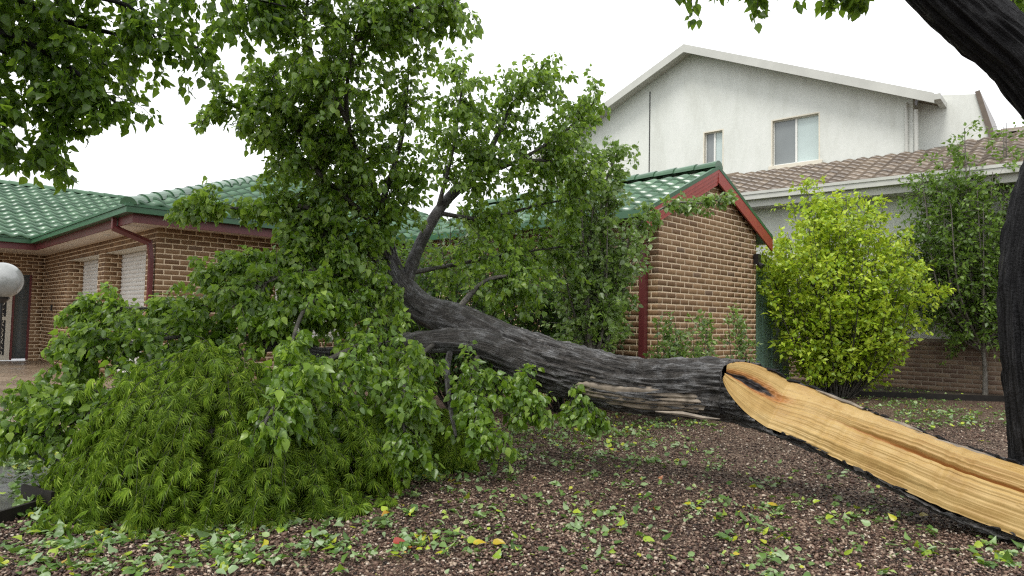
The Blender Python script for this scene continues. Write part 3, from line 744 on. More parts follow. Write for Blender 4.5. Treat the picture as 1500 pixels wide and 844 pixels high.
# ------------------------------------------------------------------ GABLED BRICK SHED beside the house
def build_shed():
    S0 = Frame([2.07, 9.57, 0], HU, HV)
    t = thing('brick_shed', S0.p(1.5, 2, 0), 'brown brick gabled shed with red barge boards and green tiled roof', 'shed')
    wd, dp = 3.05, 5.6; EZ = 2.79; k = 0.47; AX = wd / 2; AZ = EZ + k * (AX + 0.42)
    rz = lambda x: AZ - k * abs(x - AX) - 0.12
    w = MB(); w.prism([S0.p(0, 0, 0), S0.p(wd, 0, 0), S0.p(wd, 0, rz(wd)), S0.p(AX, 0, rz(AX)), S0.p(0, 0, rz(0))], HV * 0.25)
    front = w.build('wall', MORTAR, t)
    w = MB(); S0.box(w, 0, 0.25, 0.25, dp, 0, rz(0) - 0.05); S0.box(w, wd - .25, wd, 0.25, dp, 0, rz(0) - .05); side = w.build('wall', MORTAR, t)
    bs = brick_face(S0.p(0, 0, 0), HU, -HV, wd, 0, AZ, inside=lambda x, z: z < rz(x) + 0.02, phase=1)
    pieces(bs, front, BRICK_ME, CUBE_V, CUBE_F, BRICK, 'brick', lambda x, y: (x > 950) & (x < 1125) & (y > 270) & (y < 545), 290)
    bs = brick_face(S0.p(0, 0, 0), HV, -HU, dp, 0, rz(0) - 0.05)
    pieces(bs, side, BRICK_ME, CUBE_V, CUBE_F, BRICK, 'brick', lambda x, y: (x > 930) & (x < 970) & (y > 270) & (y < 530), 60)
    # roof
    ov = 0.08; x0, x1 = -0.42, wd + 0.42
    rb = MB()
    rb.prism([S0.p(x0, -ov, EZ), S0.p(AX, -ov, AZ), S0.p(x1, -ov, EZ), S0.p(x1, -ov, EZ - .05), S0.p(AX, -ov, AZ - .05), S0.p(x0, -ov, EZ - .05)], HV * (dp + ov))
    roof = rb.build('roof', TILE_G, t)
    cs = 1 / math.sqrt(1 + k * k); run = (AX + .42) / cs
    Ms = tile_plane(S0.p(x0, -ov, EZ), HV, (HU + ZV * k) * cs, dp + ov, run, lambda x, y: True)
    Ms += tile_plane(S0.p(x1, -ov, EZ), HV, (-HU + ZV * k) * cs, dp + ov, run, lambda x, y: True)
    pieces(Ms, roof, TILE_G_ME, TV, TF, TILE_G, 'tile', lambda x, y: (x > 780) & (x < 1130) & (y > 230) & (y < 340), 160)
    ridge_caps(S0.p(AX, -ov - .03, AZ + .05), S0.p(AX, dp, AZ + .05), roof, CAP_G)
    # barge boards; the left one is three lapped boards
    for sgn in (-1, 1):
        e = x0 if sgn < 0 else x1
        if sgn > 0:
            b = MB().prism([S0.p(AX, -ov - .03, AZ + .01), S0.p(e, -ov - .03, EZ + .01), S0.p(e, -ov - .03, EZ - .2), S0.p(AX, -ov - .03, AZ - .2)], HV * 0.028)
            b.build('barge_board', RED, t)
        else:
            for q in range(4):
                h0, h1 = .01 - q * .062, -.048 - q * .062
                b = MB().prism([S0.p(AX - .002, -ov - .03 + q * .006, AZ + h0), S0.p(e, -ov - .03 + q * .006, EZ + h0), S0.p(e, -ov - .03 + q * .006, EZ + h1), S0.p(AX - .002, -ov - .03 + q * .006, AZ + h1)], HV * 0.02)
                b.build('barge_board', RED, t)
        tr = MB().prism([S0.p(AX, -ov - .035, AZ + .075), S0.p(e, -ov - .035, EZ + .075), S0.p(e, -ov - .035, EZ + .013), S0.p(AX, -ov - .035, AZ + .013)], HV * 0.05)
        tr.build('verge_trim', GREEN, t)
        sb = MB().prism([S0.p(AX, -ov, AZ - .08), S0.p(e, -ov, EZ - .08), S0.p(e, -ov, EZ - .065), S0.p(AX, -ov, AZ - .065)], HV * (ov - .012))
        sb.build('verge_soffit', MAROON, t)
        gm = MB(); S0.box(gm, e - .1 if sgn < 0 else e, e if sgn < 0 else e + .1, -ov, dp, EZ - .07, EZ + .03); gm.build('gutter', GREEN if sgn < 0 else FRAME, t)
    d = MB(); S0.box(d, -0.09, -0.015, 0.16, 0.26, 0, 2.4)
    d.prism([S0.p(-.09, .17, 2.4), S0.p(-.09, .25, 2.4), S0.p(-.47, .25, 2.74), S0.p(-.47, .17, 2.74)], HU * 0.07); d.build('downpipe', MAROON, t)
    l = MB(); S0.box(l, wd - .12, wd - .02, -.1, -.012, 2.33, 2.5); l.tube([S0.p(wd - .07, -.07, 2.34), S0.p(wd - .07, -.15, 2.28)], [.03, .055], 10); l.build('wall_lamp', BLACKM, t)
    # green sheet gate panel beside the shed
    fz = thing('sheet_fence', S0.p(4.0, 0.3, 0), 'green corrugated metal fence panel beside the brick shed', 'fence')
    for q in range(10):
        f = MB(); S0.box(f, wd + .03 + q * .2, wd + .03 + q * .2 + .19, 0.25 + .02 * (q % 2), 0.29 + .02 * (q % 2), 0, 2.25); f.build('panel', GREENP, fz)
    f = MB(); S0.box(f, wd + .03, wd + 2.1, 0.23, 0.33, 2.25, 2.3); f.build('top_rail', GREENP, fz)
build_shed()

# ------------------------------------------------------------------ WHITE TWO STOREY HOUSE behind
def build_white():
    ang = math.radians(49); da = np.array([-math.sin(ang), math.cos(ang), 0]); db_ = np.array([math.cos(ang), math.sin(ang), 0])
    Q = Frame([9.18, 15.4, 0], da, db_)
    t = thing('white_house', Q.p(4, 3, 0), 'white rendered two storey gabled house with brown tiled lower roof', 'house')
    AA, AZ, k = 5.54, 9.05, 0.44; LE = 11.08
    zz = lambda a: AZ - k * abs(a - AA)
    # upper gable wall with real openings: strips round the two windows
    w1 = (2.04, 3.25, 5.45, 6.68); w2 = (4.56, 5.15, 5.45, 6.68)
    g = MB()
    def strip(a0, a1, z0, top=None, z1=None):
        if top: 
            pts = [Q.p(a0, 0, z0), Q.p(a1, 0, z0), Q.p(a1, 0, zz(a1))]
            if a0 < AA < a1: pts.append(Q.p(AA, 0, AZ))
            pts.append(Q.p(a0, 0, zz(a0)))
        else: pts = [Q.p(a0, 0, z0), Q.p(a1, 0, z0), Q.p(a1, 0, z1), Q.p(a0, 0, z1)]
        g.prism(pts, db_ * 0.25)
    strip(0, w1[0], 3, True); strip(w1[0], w1[1], 3, None, w1[2]); strip(w1[0], w1[1], w1[3], True)
    strip(w1[1], w2[0], 3, True); strip(w2[0], w2[1], 3, None, w2[2]); strip(w2[0], w2[1], w2[3], True); strip(w2[1], LE, 3, True)
    g.build('gable_wall', WHITE, t)
    g = MB(); Q.box(g, -0.02, 0.25, 0.25, 9, 3, zz(0) - .1); Q.box(g, LE - .25, LE, .25, 9, 3, zz(LE) - .1); g.build('side_wall', WHITE, t)
    cj = MB(); Q.box(cj, 6.84, 6.87, -.012, 0, 3.2, 8.2); cj.build('control_joint', DARK, t)
    for w in (w1, w2):
        a0, a1, z0, z1 = w
        f = MB(); fr = 0.05
        Q.box(f, a0, a0 + fr, .1, .16, z0, z1); Q.box(f, a1 - fr, a1, .1, .16, z0, z1); Q.box(f, a0 + fr, a1 - fr, .1, .16, z0, z0 + fr); Q.box(f, a0 + fr, a1 - fr, .1, .16, z1 - fr, z1)
        m = a0 + (a1 - a0) * 0.5; Q.box(f, m - .025, m + .025, .095, .155, z0 + fr, z1 - fr)
        win = f.build('window', FRAME, t)
        q = MB(); Q.box(q, m + .025, a1 - fr, .12, .13, z0 + fr, z1 - fr); q.build('pane', GLASS_D, win)
        q = MB(); Q.box(q, a0 + fr, m - .025, .13, .14, z0 + fr, z1 - fr); q.build('pane', GLASS_L, win)
        q = MB(); Q.box(q, a0 - .06, a1 + .06, -.04, .1, z0 - .1, z0 - .002); q.build('sill', CREAM_T, win)
        q = MB(); Q.box(q, a1 - .03, a1 + .004, -.003, .098, z0, z1); Q.box(q, a0 - .004, a0 + .03, -.003, .098, z0, z1); Q.box(q, a0 + .03, a1 - .03, -.003, .098, z1 - .03, z1 + .004); q.build('surround', CREAM_T, win)
        q = MB(); Q.box(q, a0 - .3, a1 + .3, .6, .62, z0 - .3, z1 + .3); q.build('dark_room', DARK, win)
    # gable roof with barge boards and lined eaves
    ov = 0.45
    r = MB()
    for a, sg in ((-0.5, 1), (LE + .5, -1)):
        p = [Q.p(a, -ov, zz(a)), Q.p(AA, -ov, AZ), Q.p(AA, -ov, AZ + .09), Q.p(a, -ov, zz(a) + .09)]
        r.prism(p, db_ * 10)
    roof = r.build('upper_roof', TILE_B, t)
    for a in (-0.5, LE + .5):
        b = MB().prism([Q.p(AA, -ov - .03, AZ + .11), Q.p(a, -ov - .03, zz(a) + .11), Q.p(a, -ov - .03, zz(a) - .12), Q.p(AA, -ov - .03, AZ - .12)], db_ * 0.028); b.build('barge_board', GREY_G, t)
        b = MB().prism([Q.p(AA, -ov, AZ - .03), Q.p(a, -ov, zz(a) - .03), Q.p(a, -ov, zz(a) - .012), Q.p(AA, -ov, AZ - .012)], db_ * (ov - .01)); b.build('eave_lining', GREY_G, t)
    gt = MB(); Q.box(gt, -.62, -.5, -ov - .03, 9, zz(-.5) - .05, zz(-.5) + .08); gt.build('upper_gutter', GREY_G, t)
    d = MB().tube([Q.p(-.08, -.08, 6.3), Q.p(-.08, -.08, 5.3)], .045, 10); d.tube([Q.p(.12, -.06, 6.5), Q.p(.12, -.06, 5.3)], .04, 10); d.build('downpipe', GREY_G, t)
    # slanted wing wall right of the corner
    g = MB().prism([Q.p(-.03, .35, 3), Q.p(-1.55, .35, 3), Q.p(-1.55, .35, 5.3), Q.p(-1.22, .35, 6.55), Q.p(-.03, .35, 6.75)], db_ * .25); g.build('wing_wall', WHITE, t)
    g = MB().prism([Q.p(-1.5, .3, 5.1), Q.p(-1.63, .3, 5.1), Q.p(-1.25, .3, 6.62), Q.p(-1.16, .3, 6.6)], db_ * 3); g.build('wing_roof', TILE_B, t)
    # lower storey, plinth of dirty brick
    g = MB(); Q.box(g, -12, 6.2, -2.2, -1.95, 1.09, 4.15); g.build('lower_wall', WHITE, t)
    g = MB(); Q.box(g, -12, 6.2, -2.23, -1.97, -.05, 1.087); pl = g.build('plinth', MORTAR_OLD, t)
    bs = brick_face(Q.p(6.2, -2.23, 0.0), -da, -db_, 18, 0.0, 1.08)
    pieces(bs, pl, BRICK_OLD_ME, CUBE_V, CUBE_F, BRICK_OLD, 'brick', lambda x, y: (x > 1080) & (x < 1500) & (y > 480) & (y < 580), 200)
    kk = 0.404; GZ = 4.22; bo = -2.75
    rb = MB()
    hl = 6.7; RW = 2.72
    rb.add([Q.p(-12, bo, GZ), Q.p(hl, bo, GZ), Q.p(hl - RW, bo + RW, GZ + kk * RW), Q.p(-.03, bo + RW, GZ + kk * RW), Q.p(-1.0, bo + RW + .9, GZ + kk * (RW + .9)), Q.p(-12, bo + RW + .9, GZ + kk * (RW + .9))], [(0, 1, 2, 3, 4, 5)])
    rb.add([Q.p(hl, bo, GZ), Q.p(hl, bo + RW, GZ), Q.p(hl - RW, bo + RW, GZ + kk * RW)], [(0, 1, 2)])
    lr = rb.build('lower_roof', TILE_B, t)
    cs = 1 / math.sqrt(1 + kk * kk)
    def ins(x, y):
        a = -12 + x; b = y * cs
        if a > hl - b - 0.05: return False
        return b < RW - .05 or a < -.9
    Ms = tile_plane(Q.p(-12, bo, GZ), da, (db_ + ZV * kk) * cs, 18.6, (RW + .9) / cs, ins)
    pieces(Ms, lr, TILE_B_ME, TV, TF, TILE_B, 'tile', lambda x, y: (x > 1040) & (x < 1510) & (y > 150) & (y < 320), 300)
    ridge_caps(Q.p(hl, bo, GZ + .03), Q.p(hl - RW, bo + RW, GZ + kk * RW + .03), lr, CAP_B)
    ridge_caps(Q.p(-1.2, bo + RW + .9, GZ + kk * (RW + .9) + .03), Q.p(-12, bo + RW + .9, GZ + kk * (RW + .9) + .03), lr, CAP_B)
    f = MB(); Q.box(f, -12, hl, bo + .03, bo + .06, GZ - .28, GZ - .03); f.build('fascia', GREY_G, t)
    f = MB(); Q.box(f, -12, hl, bo - .1, bo + .03, GZ - .13, GZ + .02); Q.box(f, -12, hl, bo - .12, bo - .1, GZ - .02, GZ + .04); f.build('gutter', GREY_G, t)
    f = MB(); Q.box(f, -12, hl, bo + .06, -2.2, GZ - .27, GZ - .25); f.build('soffit', GREY_G, t)
build_white()

# ------------------------------------------------------------------ FALLEN TREE
# trunk stations: photo pixel of the axis, distance, radius
LOG = [(1640, 790, 3.9, .25), (1560, 762, 4.0, .25), (1500, 736, 4.12, .25), (1400, 699, 4.36, .245), (1300, 655, 4.62, .24), (1220, 618, 4.84, .24), (1150, 590, 5.02, .235), (1075, 572, 5.24, .225),
       (1000, 567, 5.45, .215), (930, 563, 5.62, .215), (860, 550, 5.82, .225), (790, 530, 6.0, .225), (740, 512, 6.12, .21)]
log_w = np.array([P(*q[:3]) for q in LOG]); log_r = np.array([q[3] for q in LOG])
def build_fallen():
    t = thing('fallen_tree', G(1040, 705), 'fallen leafy tree with dark furrowed trunk and fresh golden split wood', 'tree')
    m = 640; n = 170
    pr = spline(np.hstack([log_w, log_r[:, None]]), m); pt, r = pr[:, :3], pr[:, 3]
    tan = unit(np.gradient(pt, axis=0))
    s = np.concatenate([[0], np.cumsum(np.linalg.norm(np.diff(pt, axis=0), axis=1))])
    # split direction: towards the viewer and up
    nv = unit(np.cross(tan, np.cross(np.array([-0.28, -0.68, 0.68]), tan)))       # normal of the split face
    bv = np.cross(tan, nv)                                                      # across the face
    if bv[0][2] > 0: bv = -bv                                                   # points to the lower edge
    px = proj(pt)[0]
    x = np.clip((px - 1066) / (1640 - 1066), 0, 1)                              # 0 at the tip of the split
    # opening half angle of the removed part
    phi = np.where(px > 1066, np.radians(100) * np.minimum(1, (np.maximum(px - 1066, 0) / 75) ** 0.5) * (1 - .12 * np.clip((px - 1250) / 250, 0, 1)), 0)
    phi = phi * (1 + 0.02 * vnoise(np.stack([s * 2.5, 0 * s, 0 * s], 1), 4) + .012 * vnoise(np.stack([s * 26, 0 * s, 0 * s], 1), 6))
    # bark: angle measured from nv, from phi to 2pi-phi
    u = np.linspace(0, 1, n)
    A = phi[:, None] + (2 * np.pi - 2 * phi[:, None]) * u[None]
    jag = np.clip((px - 1110) / 40, 0, 1) * 0.09 * vnoise(np.stack([s * 22, 0 * s, 0 * s + 3], 1), 8); A[:, :6] += (jag * (phi > 0.2))[:, None]; A[:, -6:] += (jag[::-1] * (phi > 0.2))[:, None]
    S = np.repeat(s[:, None], n, 1)
    q = np.stack([np.cos(A) * 8.5, np.sin(A) * 8.5, S * 2.6], -1).reshape(-1, 3)
    warp = vnoise(q * .7, 31)[:, None] * .6
    h = 1 - np.abs(vnoise(q + warp, 11)) * 2.0 + .4 * vnoise(q * np.array([2.3, 2.3, 3.2]), 12) + .25 * vnoise(q * np.array([5, 5, 9]), 17)
    lump = vnoise(np.stack([np.cos(A), np.sin(A), S * 1.2], -1).reshape(-1, 3) * 1.3, 13)
    R = (np.repeat(r, n) * (1 + .06 * lump) + .03 * (h - .35)).reshape(m, n)
    V = pt[:, None] + R[..., None] * (np.cos(A)[..., None] * nv[:, None] + np.sin(A)[..., None] * bv[:, None])
    i, j = np.meshgrid(np.arange(m - 1), np.arange(n - 1), indexing='ij')
    F = np.stack([i * n + j, i * n + j + 1, (i + 1) * n + j + 1, (i + 1) * n + j], -1).reshape(-1, 4)
    trunk = obj('trunk', V.reshape(-1, 3), F, BARK, t, smooth=True); LAST_Q[0] = q; set_ridge(trunk, h)
    # split face: grid between the two bark edges
    k0 = np.where(px > 1068)[0]; k0 = k0[np.argsort(k0)]
    c = 150; wv = np.linspace(0, 1, c)
    e0 = pt[k0] + (r[k0] * 1.0)[:, None] * (np.cos(phi[k0])[:, None] * nv[k0] - np.sin(phi[k0])[:, None] * bv[k0])   # upper edge
    e1 = pt[k0] + (r[k0] * 1.0)[:, None] * (np.cos(phi[k0])[:, None] * nv[k0] + np.sin(phi[k0])[:, None] * bv[k0])   # lower edge
    grid = e0[:, None] * (1 - wv)[None, :, None] + e1[:, None] * wv[None, :, None]
    grow_ = np.clip((px[k0] - 1070) / 120, 0, 1)[:, None]; far = np.clip((px[k0] - 1160) / 180, 0, 1)[:, None]
    W2 = np.repeat(wv[None], len(k0), 0); S2 = np.repeat(s[k0][:, None], c, 1)
    rid = .36 + .012 * vnoise(np.stack([s[k0] * 2.0, 0 * s[k0], 0 * s[k0]], 1), 21)[:, None]
    sea = rid + .15
    bulge = .05 * np.sin(np.pi * np.clip(W2, 0, 1)) * grow_
    up_ = np.clip(W2 / rid, 0, 1); dn_ = np.clip((W2 - rid) / (sea - rid), 0, 1); lw_ = np.clip((W2 - sea) / (1 - sea), 0, 1)
    prof = np.where(W2 < rid, .12 * up_, np.where(W2 < sea, .12 - .05 * dn_, .07 * (1 - lw_) + .02 * np.sin(np.pi * lw_)))
    prof = prof - .03 * np.exp(-((W2 - sea) / .02) ** 2)
    fq = np.stack([W2 * 26, S2 * .7, 0 * W2], -1).reshape(-1, 3)
    fib = (.006 * vnoise(fq + .12 * vnoise(fq * .3, 5)[:, None], 22) + .004 * vnoise(fq * np.array([3, 2.5, 1]), 23) + .003 * vnoise(fq * np.array([.4, 9, 1]), 24)).reshape(W2.shape)
    stp = .010 * np.round(1.8 * vnoise(np.stack([W2 * 7, S2 * .6, 0 * W2], -1).reshape(-1, 3), 25).reshape(W2.shape)) / 1.8
    edge_fade = np.clip(np.minimum(W2, 1 - W2) / .04, 0, 1)
    hgt = bulge + prof * far + (fib + stp) * edge_fade
    pocket = np.exp(-(((px[k0][:, None] - 1096) / 50) ** 2 + ((W2 - (.4 + .0004 * (px[k0][:, None] - 1070))) / .12) ** 2) * 1.1)
    hgt = hgt - .05 * pocket + .02 * pocket * vnoise(np.stack([W2 * 30, S2 * 40, 0 * W2], -1).reshape(-1, 3), 29).reshape(W2.shape)
    GV = grid + hgt[..., None] * nv[k0][:, None]
    kk = len(k0); i, j = np.meshgrid(np.arange(kk - 1), np.arange(c - 1), indexing='ij')
    F = np.stack([i * c + j, (i + 1) * c + j, (i + 1) * c + j + 1, i * c + j + 1], -1).reshape(-1, 4)
    wd = obj('split_wood', GV.reshape(-1, 3), F, WOOD, t, smooth=True)
    at = wd.data.attributes.new('wood_uv', 'FLOAT_VECTOR', 'POINT')
    at.data.foreach_set('vector', np.stack([S2, W2 * .5, 0 * W2], -1).astype(np.float32).ravel())
    st = wd.data.attributes.new('rot_shade', 'FLOAT', 'POINT')
    sv = pocket * 1.15 + .5 * np.exp(-((W2 - sea) / .018) ** 2) * far + .16 * ((W2 > rid) & (W2 < sea)) * far + .2 * np.exp(-(W2 / .03) ** 2)  # rot pocket, plus painted shade in the seam groove and below the ridge
    st.data.foreach_set('value', sv.astype(np.float32).ravel())
    # weathered strip where the bark is off, on the near underside
    ka = np.where((px > 858) & (px < 1045))[0]; cw = 26; uu = np.linspace(-1, 1, cw)
    cx = (px[ka] - 950) / 92
    half = np.radians(40) * np.sqrt(np.clip(1 - cx ** 2, 0, 1)) * (1 + .3 * vnoise(np.stack([s[ka] * 12, 0 * s[ka], 0 * s[ka]], 1), 41))
    th = np.radians(70) + np.radians(8) * cx
    A2 = th[:, None] + half[:, None] * uu[None]
    rr = (r[ka] * 1.0 + .012)[:, None] + .014 * vnoise(np.stack([A2 * 14, np.repeat(s[ka][:, None] * 2, cw, 1), 0 * A2], -1).reshape(-1, 3), 42).reshape(A2.shape) - .03 * np.abs(uu)[None] ** 6
    V = pt[ka][:, None] + rr[..., None] * (np.cos(A2)[..., None] * nv[ka][:, None] + np.sin(A2)[..., None] * bv[ka][:, None])
    i, j = np.meshgrid(np.arange(len(ka) - 1), np.arange(cw - 1), indexing='ij')
    F = np.stack([i * cw + j, i * cw + j + 1, (i + 1) * cw + j + 1, (i + 1) * cw + j], -1).reshape(-1, 4)
    tag(obj('bare_wood', V.reshape(-1, 3), F, WOOD_OLD, t, smooth=True), 'grey weathered bare wood on the underside of the trunk')
    # long splinters along the upper edge of the split and under the bare strip
    for (x0, x1, w0, hh) in ((1270, 1330, .02, .02), (1350, 1440, .03, .025), (1180, 1250, .015, .03), (1300, 1420, .1, .03), (1400, 1500, .3, .03)):
        a = np.argmin(abs(px - x0)); b = np.argmin(abs(px - x1)); lo, hi = min(a, b), max(a, b); ii = np.linspace(lo, hi, 7).astype(int)
        wq = w0 + .03 * np.linspace(0, 1, 7)
        base_ = pt[ii] + r[ii][:, None] * (np.cos(phi[ii])[:, None] * nv[ii] + (np.sin(phi[ii]) * (2 * wq - 1))[:, None] * bv[ii]) + (.085 * np.sin(np.pi * wq))[:, None] * nv[ii]
        v_, f_ = tube_np(base_ + nv[ii] * hh * .4, [.004, .012, .016, .016, .014, .01, .003], 5)
        sp = obj('splinter', v_, f_, WOOD_OLD, t)
    v_, f_ = tube_np(PP([(1055, 614, 5.1), (1030, 612, 5.14), (1000, 606, 5.2), (960, 603, 5.28)]), [.003, .014, .018, .006], 5); obj('splinter', v_, f_, WOOD_OLD, t)
    for q in range(34):
        xx = rng.uniform(1110, 1480)
        a = int(np.argmin(abs(px - xx))); sg = -1 if rng.random() < .75 else 1
        e = pt[a] + r[a] * 1.02 * (math.cos(phi[a]) * nv[a] + sg * math.sin(phi[a]) * bv[a])
        L_ = rng.uniform(.02, .07); dv = unit(tan[a] + rng.normal(size=3) * .25)
        v_, f_ = tube_np(np.array([e - dv * L_, e - dv * L_ * .3 + nv[a] * .006, e + dv * L_ * .4 + nv[a] * .01, e + dv * L_]), [.003, rng.uniform(.007, .014), rng.uniform(.007, .013), .002], 5)
        obj('bark_flake', v_, f_, BARK_WET, t)
    # fork: the two main limbs and secondary boughs
    def limb(path, rad, n=20, m=70, amp=.012, seed=3, mat=BARK):
        V, F, c = bark_tube(PP(path), rad, n, m, amp, (6, 3), seed); o = obj('limb', V, F, mat, t, smooth=True); set_ridge(o, LAST_H[0]); return o
    limb([(800, 528, 6.0), (740, 502, 6.16), (680, 474, 6.3), (620, 452, 6.42), (588, 420, 6.5), (572, 385, 6.52), (566, 350, 6.5)], [.17, .165, .155, .14, .125, .09, .06], 40, 130, .018)
    limb([(800, 538, 5.92), (740, 515, 6.0), (690, 501, 6.0), (630, 501, 5.95), (560, 512, 5.85), (480, 520, 5.75), (400, 505, 5.6)], [.16, .145, .125, .105, .085, .065, .04], 40, 130, .016, 5)
    limb([(594, 418, 6.48), (610, 370, 6.6), (640, 312, 6.75), (672, 275, 6.85), (703, 248, 6.95), (730, 195, 7.0), (750, 150, 7.0)], [.07, .058, .052, .048, .042, .024, .012], 20, 80, .008, 6)
    limb([(575, 392, 6.5), (566, 345, 6.45), (560, 300, 6.3), (575, 250, 6.1), (592, 180, 6.0), (590, 110, 5.9)], [.055, .04, .032, .024, .016, .008], 14, 60, .005, 7)
    limb([(715, 500, 6.1), (690, 548, 5.9), (700, 575, 5.75), (735, 590, 5.6)], [.05, .04, .03, .015], 14, 40, .006, 8)
    limb([(660, 510, 5.95), (655, 545, 5.75), (660, 600, 5.4), (668, 640, 5.1)], [.03, .025, .018, .01], 10, 40, .004, 9)
    limb([(672, 452, 6.3), (690, 430, 6.4), (720, 408, 6.5), (770, 402, 6.6)], [.03, .024, .018, .008], 10, 40, .003, 10, BARK_PALE)
    tag(limb([(38, 655, 5.0), (66, 668, 4.98), (93, 686, 4.94)], [.022, .03, .036], 10, 20, .004, 11), 'snapped branch end lying on the wet paving')
    # leafy boughs: path, twig count, twig length, leaves per twig, leaf size, droop
    B = [
     ([(640, 312, 6.75), (700, 250, 6.95), (745, 165, 7.0), (790, 105, 7.0)], 75, .62, 20, .085, .3),
     ([(690, 260, 6.9), (760, 235, 7.1), (830, 190, 7.2), (880, 140, 7.3)], 55, .5, 17, .08, .3),
     ([(640, 312, 6.75), (665, 210, 6.6), (680, 100, 6.5)], 60, .5, 19, .085, .3),
     ([(566, 345, 6.45), (560, 300, 6.3), (590, 200, 6.0), (600, 90, 5.8)], 40, .45, 16, .08, .5),
     ([(565, 340, 6.4), (490, 280, 6.1), (440, 200, 5.9), (400, 110, 5.7)], 100, .6, 22, .085, .5),
     ([(560, 300, 6.3), (510, 180, 5.8), (520, 60, 5.5), (560, -60, 5.4)], 100, .6, 22, .085, .6),
     ([(540, 320, 6.2), (440, 230, 5.9), (360, 165, 5.7), (310, 145, 5.6)], 62, .42, 20, .08, .5),
     ([(520, 60, 5.5), (590, 20, 5.4), (670, 0, 5.3)], 60, .5, 20, .085, .9),
     ([(510, 180, 5.8), (450, 60, 5.4), (460, -50, 5.2)], 70, .55, 20, .085, .6),
     ([(520, 330, 6.2), (430, 300, 5.9), (350, 305, 5.7), (270, 300, 5.6)], 62, .27, 20, .085, .6),
     ([(560, 400, 6.4), (450, 385, 6.0), (370, 390, 5.7), (300, 402, 5.6)], 85, .33, 22, .085, .7),
     ([(480, 520, 5.75), (380, 465, 5.7), (250, 452, 5.8), (120, 452, 5.95)], 90, .32, 22, .085, .7),
     ([(400, 505, 5.6), (320, 490, 5.6), (210, 500, 5.2), (105, 515, 5.2)], 85, .4, 22, .085, .7),
     ([(400, 510, 5.6), (300, 530, 5.1), (150, 575, 4.9), (30, 600, 4.9)], 80, .36, 20, .085, .7),
     ([(300, 545, 5.4), (170, 590, 4.8), (70, 630, 4.8), (-10, 625, 4.9)], 60, .4, 18, .085, .7),
     ([(600, 490, 6.0), (540, 505, 5.5), (505, 560, 5.0), (480, 620, 4.8)], 60, .45, 18, .09, .9),
     ([(640, 500, 5.95), (600, 540, 5.4), (590, 610, 5.0), (600, 670, 4.9)], 60, .42, 18, .09, .9),
     ([(700, 520, 5.95), (690, 570, 5.5), (715, 640, 5.2)], 46, .38, 17, .09, .9),
     ([(540, 450, 6.2), (460, 440, 5.5), (425, 520, 4.8), (440, 600, 4.25)], 44, .34, 20, .09, .9),
     ([(560, 430, 6.4), (480, 400, 5.9), (400, 410, 5.5), (340, 450, 5.3)], 62, .4, 22, .09, .8),
     ([(570, 400, 6.5), (510, 350, 6.1), (440, 340, 5.9)], 75, .5, 22, .09, .7),
     ([(600, 400, 6.5), (680, 385, 7.0), (760, 370, 7.3), (840, 360, 7.5)], 60, .55, 18, .085, .5),
     ([(640, 312, 6.75), (710, 320, 7.1), (790, 300, 7.4), (850, 290, 7.5)], 70, .6, 20, .085, .5),
     ([(672, 452, 6.3), (720, 408, 6.5), (790, 420, 6.8)], 46, .45, 16, .09, .7),
     ([(575, 392, 6.5), (545, 320, 6.3), (610, 255, 6.3)], 55, .5, 18, .085, .5),
     ([(700, 250, 6.95), (790, 235, 7.1), (860, 255, 7.2)], 50, .5, 18, .085, .4),
     ([(760, 525, 5.95), (765, 580, 5.6), (780, 610, 5.5)], 26, .3, 16, .085, .9),
     ([(560, 300, 6.3), (500, 235, 6.0), (470, 150, 5.8)], 60, .5, 20, .085, .5),
     ([(570, 425, 6.4), (480, 440, 5.8), (420, 455, 5.5), (370, 480, 5.3)], 70, .36, 20, .085, .8),
     ([(600, 430, 6.4), (540, 420, 6.0), (500, 450, 5.7)], 40, .36, 18, .085, .8),
     ([(830, 560, 5.8), (850, 590, 5.55), (875, 612, 5.4)], 22, .26, 14, .085, .9),
     ([(540, 500, 5.6), (440, 550, 4.7), (400, 600, 4.2), (385, 625, 4.05)], 36, .25, 13, .09, .9),
    ]
    Ts = []; Ls = []; rs = []
    bm = None
    for (path, nt, L, nl, sz, dr) in B:
        c = spline(PP(path), 24); c[1:-1] += rng.normal(size=(22, 3)) * .012
        V, F, cc = bark_tube(PP(path), np.linspace(.026, .007, len(path)), 7, 30, .002, (3, 3), 2); obj('bough', V, F, BARK_TWIG, t, smooth=True)
        T, Lf = grow(c, nt, L, int(nl * LN), sz * LS, dr, start=.12, hang=1.0); Ts.append(T); Ls.append(Lf); rs.append(.005)
    V, F = twig_mesh(Ts, rs); obj('twigs', V, F, BARK_TWIG, t, kind='stuff')
    leaves_into(t, cat(Ls), 'ovate', LEAF_FALLEN, 'crown', single=300)
build_fallen()

